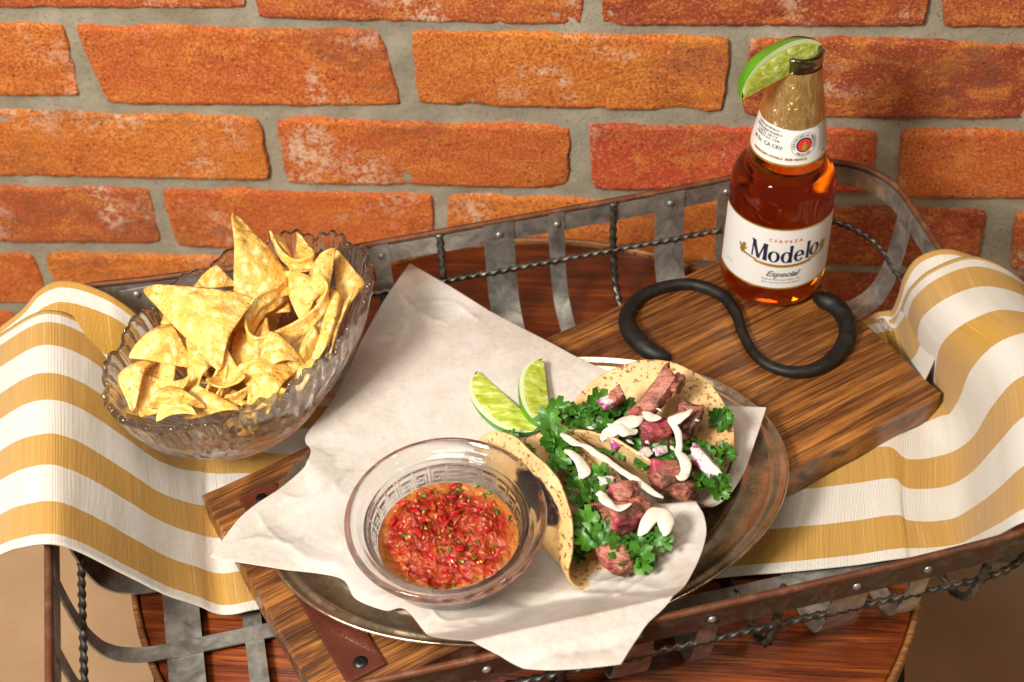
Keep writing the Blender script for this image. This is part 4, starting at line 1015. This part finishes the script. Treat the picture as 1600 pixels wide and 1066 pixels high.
drizzle(t2, [(950, 660, .087, .0012), (960, 665, .088, .004), (975, 672, .088, .006), (990, 674, .086, .003), (996, 672, .086, .001)])
drizzle(t2, [(1004, 645, .092, .0012), (1012, 650, .093, .0035), (1022, 654, .092, .0030), (1034, 655, .092, .001)])
drizzle(t2, [(1082, 640, .096, .001), (1072, 648, .096, .0034), (1058, 655, .095, .0045), (1050, 660, .094, .0038), (1056, 676, .092, .0032), (1062, 692, .090, .0026), (1060, 706, .088, .0030), (1070, 720, .086, .0044), (1072, 736, .084, .0042), (1064, 746, .083, .0038), (1056, 744, .083, .0010)])
# cream line running along the front lip
drizzle(t2, [(878, 676, .083, .0012), (895, 688, .084, .0026), (920, 704, .084, .0028), (950, 722, .083, .0026), (975, 738, .082, .0030), (1000, 754, .080, .0030), (1018, 768, .078, .0022), (1034, 776, .076, .001)])
for (x, y, z, r_) in ((1010, 690, .080, .0018), (1050, 700, .084, .0015), (985, 690, .078, .0016), (1090, 655, .088, .0014), (1030, 640, .094, .0014), (925, 668, .080, .0016)):
    drizzle(t2, [(x - 4, y - 2, z, .0006), (x, y, z + .001, r_), (x + 5, y + 3, z, .0006)], 'cream_spot')
# fillings of the front taco
for i in range(26):
    al = R.uniform(-.040, .040); s = R.uniform(-.008, .010); p = loc1(al, s, R.uniform(.008, .014)); leaf(t1, p, V((R.gauss(0, .5), R.gauss(-.3, .5), 1)), R.uniform(.6, 1.0))
for (x, y) in ((864, 684), (868, 694), (874, 706), (880, 716), (884, 730), (892, 744), (934, 752), (914, 768), (906, 754), (924, 760), (944, 762), (918, 822), (928, 842), (940, 826), (962, 846), (978, 852), (990, 860), (1004, 850), (1016, 858), (1026, 846), (1012, 824), (1002, 812), (930, 804)):
    sprig(t1, x, y, .077, 4, .0034)
ch1 = [(975, 770, .080, (.018, .014, .012), (.2, .1, .4), MEATP), (930, 775, .070, (.024, .02, .016), (.2, 0, .6), MEAT), (972, 808, .078, (.022, .018, .015), (.2, .3, .3), MEATP), (990, 800, .076, (.020, .014, .014), (.1, .2, .9), MEAT), (912, 800, .066, (.022, .018, .016), (0, .2, .5), MEAT), (958, 868, .076, (.017, .014, .012), (.3, .2, .3), MEATP), (972, 880, .072, (.015, .013, .012), (.2, .2, .9), MEATP), (940, 830, .068, (.022, .018, .014), (0, .2, .5), MEAT), (910, 750, .068, (.02, .014, .012), (0, .2, .5), MEAT), (950, 790, .070, (.02, .014, .012), (0, .2, .5), MEAT)]
for i, (x, y, z, d, r, mt) in enumerate(ch1): chunk(t1, x, y, z, d, r, mt, i * 1.9 + 40)
drizzle(t1, [(880, 705, .086, .001), (892, 712, .086, .0028), (905, 722, .084, .0045), (915, 735, .082, .0050), (908, 745, .082, .003), (900, 748, .080, .001)])
drizzle(t1, [(932, 776, .088, .001), (942, 772, .089, .0034), (946, 782, .089, .0042), (960, 792, .088, .0028), (975, 792, .087, .0024), (986, 786, .087, .001)])
drizzle(t1, [(1002, 838, .084, .001), (1010, 822, .086, .0050), (1020, 806, .088, .0062), (1034, 804, .088, .0058), (1042, 818, .087, .0056), (1042, 832, .085, .003), (1038, 838, .084, .001)])
chunk(t1, 948, 752, .082, (.010, .006, .004), (.2, .3, .2), ONION, 3, 'onion_piece')
for i in range(5): leaf(t1, P(790 + i * 2, 686 - i, .052), (R.gauss(0, .4), -.4, 1), .7)

# ------------------------------------------------------------------ beer bottle
BX = P(1204, 430, ZB + .001); bcx = (BX.x, BX.y, ZB + .0012)
bottle = empty('beer_bottle', bcx); tag(bottle, 'glass beer bottle with white label and gold foil neck standing on the board corner', 'bottle')
OP = [(.0001, .0030), (.020, .0022), (.027, .0004), (.0300, .0), (.0325, .0010), (.0345, .0035), (.0355, .0080), (.0358, .0140), (.0356, .0200), (.0355, .0210), (.0349, .050), (.0344, .0720), (.0344, .0740), (.0342, .0830), (.0332, .0900), (.0312, .0958), (.0282, .1000), (.0254, .1035), (.0240, .1070), (.0238, .1100), (.0240, .1130), (.0236, .1180), (.0222, .1270), (.0204, .1370), (.0186, .1460), (.0168, .1560), (.0150, .1660), (.0138, .1730), (.0133, .1765), (.0138, .1772), (.0141, .1785), (.0141, .1805), (.0137, .1812), (.0140, .1822), (.0140, .1850), (.0134, .1862), (.0122, .1864), (.0108, .1860), (.0104, .1840), (.0104, .1780), (.0118, .1700), (.0150, .1560), (.0185, .1370), (.0214, .1180), (.0218, .1100), (.0222, .1050), (.0250, .1000), (.0290, .0950), (.0310, .0890), (.0318, .0800), (.0324, .050), (.0328, .020), (.0325, .010), (.030, .0055), (.024, .0045), (.0001, .0060)]
kk = next(i for i, q in enumerate(OP) if q[1] >= .1765)
body = obj('glass_body', lathe(OP[:kk + 1] + [(.0128, .1768), (.0001, .1768)], 128, bcx), BEER, bottle)
obj('mouth_ring', lathe(OP[kk + 1:-12] + [(.0104, .1775), (.0132, .1772)] if False else [(.0104, .1770), (.0134, .1770), (.0138, .1776), (.0141, .1785), (.0141, .1805), (.0137, .1812), (.0140, .1822), (.0140, .1850), (.0134, .1862), (.0122, .1864), (.0108, .1860), (.0104, .1840), (.0104, .1770)], 96, bcx), m_glass('mouth_glass', (.45, .40, .30), .0, 1.5), bottle)
def orad(z):
    q = [(r, zz) for r, zz in OP[3:36]]
    for (r0, z0), (r1, z1) in zip(q, q[1:]):
        if z0 <= z <= z1: return r0 + (r1 - r0) * (z - z0) / max(1e-6, z1 - z0)
    return q[-1][0]
FACE = math.atan2(-bcx[1], -bcx[0]) + .10       # direction the label faces
def onb(x, z, off):      # x arc metres (right +), z height
    r = orad(z) + off; a = FACE + x / max(.018, orad(z)); return V((bcx[0] + r * cos(a), bcx[1] + r * sin(a), bcx[2] + z))
LABW = flat('label_white', (.80, .79, .76), .45); GOLD = flat('label_gold', (.62, .36, .05), .3, .6); NAVY = flat('ink_navy', (.012, .016, .05), .4); INKR = flat('ink_red', (.70, .03, .03), .4); INKG = flat('ink_grey', (.16, .16, .17), .5)
def band(z0, z1, x0, x1, off, nx=60, nz=14, top=0, bot=0):
    return grid(nx, nz, lambda s, t: onb(x0 + (x1 - x0) * s, z0 + (z1 - z0) * t + 0, off))
lab = obj('front_label', band(.0210, .0720, -.049, .049, .0003), LABW, bottle); 
for z0_, z1_ in ((.0205, .0218), (.0712, .0724)): obj('label_border', band(z0_, z1_, -.049, .049, .0006, 60, 2), GOLD, bottle)
bk = obj('back_label', band(.0230, .0700, .066, .132, .0003), flat('back_label_paper', (.80, .76, .66), .6), bottle)
nl = obj('neck_label', band(.1160, .1420, -.062, .062, .0003, 90, 10), LABW, bottle)
for z0_, z1_ in ((.1148, .1162), (.1416, .1426)): obj('neck_border', band(z0_, z1_, -.062, .062, .0005, 90, 2), GOLD, bottle)
M = MT('gold_foil', Metallic=.85, Roughness=.36); M.set('Base Color', M.ramp(M.noise(M.coord(), 90, 3), [(.3, (.62, .38, .12)), (.7, (.82, .58, .26))]))
M.bump(M.math('ADD', M.noise(M.coord(scale=(1, 1, .45)), 330, 3, .6, .4), M.noise(M.coord(scale=(1, 1, .45)), 130, 2)), .8, .0022); FOIL = M.m
def foil_fn(s, t):
    z = .1405 + (.1768 - .1405) * t; th = 2 * pi * s; r = orad(z) + .0007 + .00035 * fbm((cos(th) * 3, sin(th) * 3, z * 90), 3)
    return V((bcx[0] + r * cos(th), bcx[1] + r * sin(th), bcx[2] + z + (.0012 * sin(th * 5) * (1 - t) * .3)))
obj('neck_foil', grid(140, 40, foil_fn, True), FOIL, bottle)
# lettering -- polygons wrapped on the glass
def ring_poly(cx, cy, rx, ry, ix, iy, a0=0, a1=2 * pi, n=28):
    vs = []; fs = []
    for k in range(n + 1):
        a = a0 + (a1 - a0) * k / n; vs += [(cx + rx * cos(a), cy + ry * sin(a)), (cx + ix * cos(a), cy + iy * sin(a))]
    for k in range(n): fs.append((2 * k, 2 * k + 2, 2 * k + 3, 2 * k + 1))
    return vs, fs
def quad(x0, y0, x1, y1, w0, w1, n=6):
    vs = []; fs = []
    for k in range(n + 1):
        t = k / n; x = x0 + (x1 - x0) * t; y = y0 + (y1 - y0) * t; w_ = (w0 + (w1 - w0) * t) / 2; fl = 1 + .25 * (2 * t - 1) ** 6; vs += [(x - w_ * fl, y), (x + w_ * fl, y)]
    for k in range(n): fs.append((2 * k, 2 * k + 1, 2 * k + 3, 2 * k + 2))
    return vs, fs
def arcy(x): return -8.5 * (x - .004) ** 2 * -1 * 1.0     # baseline curve (smile)
def put(name, polys, off, mat, parent, fn=None):
    vs, fs = join(*polys); return subpart(name, ([onb(x, z, off) for x, z in ([fn(*v) for v in vs] if fn else vs)], fs), mat, parent, bottle, False)
U = .00135      # letter unit
G = []
def shift(m_, dx): return [(x + dx, y) for x, y in m_[0]], m_[1]
xh = 6.1; cap = 9.3; x = 0
GL = []
GL += [shift(m_, 0) for m_ in (quad(.6, 0, 1.0, cap, .75, .75), quad(1.0, cap, 4.1, 0, 1.9, 1.5), quad(4.1, 0, 7.1, cap, .8, .8), quad(7.6, 0, 7.6, cap, 1.9, 1.9))]
GL += [ring_poly(12.2, xh / 2, 3.05, xh / 2 + .1, 1.45, xh / 2 - .45)]
GL += [ring_poly(18.6, xh / 2, 2.8, xh / 2 + .1, 1.25, xh / 2 - .45), quad(20.9, -.1, 20.9, cap + .2, 1.5, 1.5)]
GL += [ring_poly(25.4, xh / 2, 2.8, xh / 2 + .1, 1.25, xh / 2 - .45, .12, 2 * pi - .62), ([(22.9, 2.75), (28.1, 2.75), (28.15, 3.45), (22.9, 3.45)], [(0, 1, 2, 3)])]
GL += [quad(30.2, 0, 30.2, cap + .2, 1.5, 1.5)]
GL += [ring_poly(34.4, xh / 2, 3.05, xh / 2 + .1, 1.45, xh / 2 - .45)]
def warp(px, py): X_ = (px - 17.5) * U * .92; return X_ + .0035, .0452 + py * U * 1.12 + 5.2 * X_ * X_ * 1.0 - .0012
put('brand_lettering', GL, .0007, NAVY, lab, warp)
def ribbon(x0, x1, zc, h, k=5.2, n=30):
    vs = []; fs = []
    for i in range(n + 1):
        X_ = x0 + (x1 - x0) * i / n; z = zc + k * (X_ - .0035) ** 2; vs += [(X_, z), (X_, z + h)]
    for i in range(n): fs.append((2 * i, 2 * i + 2, 2 * i + 3, 2 * i + 1))
    return vs, fs
put('gold_ribbon', [ribbon(-.027, -.014, .0412, .0016), ribbon(-.0155, .0225, .0398, .0022), ribbon(.021, .034, .0412, .0016)], .0006, GOLD, lab)
def lion(cx, cy, s, fl):
    bl = [(0, 0, 1.0, 1.6), (.5, 1.9, .8, .8), (-.9, .2, .35, 1.3), (-.5, -1.9, .3, .9), (.6, -1.9, .3, .9), (1.2, .6, .9, .25), (1.2, -.2, .7, .22), (-1.5, 1.2, .25, .8)]
    return [([(cx + fl * (a + rx * cos(k * .785)) * s, cy + (b + ry * sin(k * .785)) * s) for k in range(8)], [tuple(range(8))]) for a, b, rx, ry in bl]
put('lion_emblem', lion(-.0245, .0492, .0017, 1), .0008, GOLD, lab); put('lion_emblem', lion(.0325, .0500, .0017, -1), .0008, GOLD, lab)
def text(name, body, size, fn, mat, parent, shear=0, off=.0007, bold=0, space=1):
    c = bpy.data.curves.new(name, 'FONT'); c.body = body; c.size = size; c.align_x = 'CENTER'; c.shear = shear; c.offset = bold; c.resolution_u = 2; c.space_character = space
    t = bpy.data.objects.new(name, c); S.collection.objects.link(t); bpy.context.view_layer.update()
    me = bpy.data.meshes.new_from_object(t.evaluated_get(bpy.context.evaluated_depsgraph_get())); bpy.data.objects.remove(t)
    bm = bmesh.new(); bm.from_mesh(me)
    bmesh.ops.triangulate(bm, faces=bm.faces); vs = [(v.co.x, v.co.y) for v in bm.verts]; fs = [tuple(v.index for v in f_.verts) for f_ in bm.faces]; bm.free()
    return subpart(name, ([onb(*fn(a, b), off) for a, b in vs], fs), mat, parent, bottle, False)
sm_ = lambda zc, k=3.5, xc=.0035: (lambda a, b: (a + xc, zc + b + k * a * a))
text('cerveza_lettering', 'CERVEZA', .0036, sm_(.0610, 5), INKR, lab, space=1.6)
text('script_lettering', 'Especial', .0066, sm_(.0318, 2), INKG, lab, .45, bold=.00012)
text('small_print', 'Modo de Elaboracion Pilsner Tipo', .0019, sm_(.0285, 2), INKG, lab, .3)
text('small_print', 'Beer, Cerveza 12 FL OZ Mexico', .0019, sm_(.0258, 2), INKG, lab, .2)
text('small_print', '12 FL OZ', .0017, sm_(.0300, 0, -.036), INKG, lab)
nk = lambda zc, xc: (lambda a, b: (a + xc, zc + b))
for i, (tx, zc) in enumerate((('MADE IN MEXICO', .1385), ('CERVECERIA MODELO', .1360), ('S. DE R.L. DE C.V.', .1338), ('MEXICO, D.F. 11520', .1316))): text('small_print', tx, .0021, nk(zc - .001, -.0165), INKG, nl, bold=.00005)
text('deposit_lettering', 'IA 5c  CA CRV', .0036, nk(.1262, -.0165), INKG, nl, bold=.00008)
text('gold_lettering', 'CERVECERIA MODELO  BEER MEXICO', .0022, nk(.1195, -.008), GOLD, nl, bold=.00008)
for i in range(8): text('small_print', 'GOVERNMENT WARNING' if i == 0 else 'ACCORDING TO THE', .0020, nk(.1380 - i * .0021, .0285), INKG, nl)
text('gold_lettering', 'BEER 355 ML', .0022, nk(.1200, .0285), GOLD, nl, bold=.00008)
SEALX, SEALZ = .0078, .1300
def disc(r, m_=0, n=32): return ring_poly(SEALX, SEALZ, r, r, m_, m_, n=n)
put('seal_disc', [disc(.0050)], .0006, NAVY, nl)
put('seal_field', [disc(.0042)], .0009, INKR, nl)
put('seal_crest', [ring_poly(SEALX, SEALZ - .0012, .0018, .0024, 0, 0), ring_poly(SEALX, SEALZ + .0016, .0008, .0010, 0, 0)], .0012, GOLD, nl)
put('seal_ring', [disc(.0082, .0080)], .0006, INKG, nl)
def arc_text(body, r, a_mid, flip, parent):
    for i, ch in enumerate(body):
        if ch == ' ': continue
        a = a_mid + (i - (len(body) - 1) / 2) * .235 * (-1 if not flip else 1)
        def fn(x_, y_, a=a):
            if not flip: b = a - pi / 2; rr = r
            else: b = a + pi / 2; rr = r + .0016
            return SEALX + rr * cos(a) + x_ * cos(b) - y_ * sin(b), SEALZ + rr * sin(a) + x_ * sin(b) + y_ * cos(b)
        text('seal_lettering', ch, .0023, fn, INKG, parent, bold=.00006)
arc_text('CERVECERIA MODELO', .0058, pi / 2, False, nl)
arc_text('MEXICO', .0058, -pi / 2, True, nl)
ringc = V(bcx) + V((0, 0, .186))
lime('lime wedge slotted over the mouth of the beer bottle', P(1157, 158, ringc.z - .014), P(1292, 84, ringc.z - .007), -CD * .95 - CX * .52, .0208, -.32, .72)


for l in bpy.data.lights: l.cycles.is_caustics_light = l.name in ('window_light', 'sparkle_light')
body.cycles.is_caustics_caster = True
for o in list(board.children) + [bk]: o.cycles.is_caustics_receiver = True
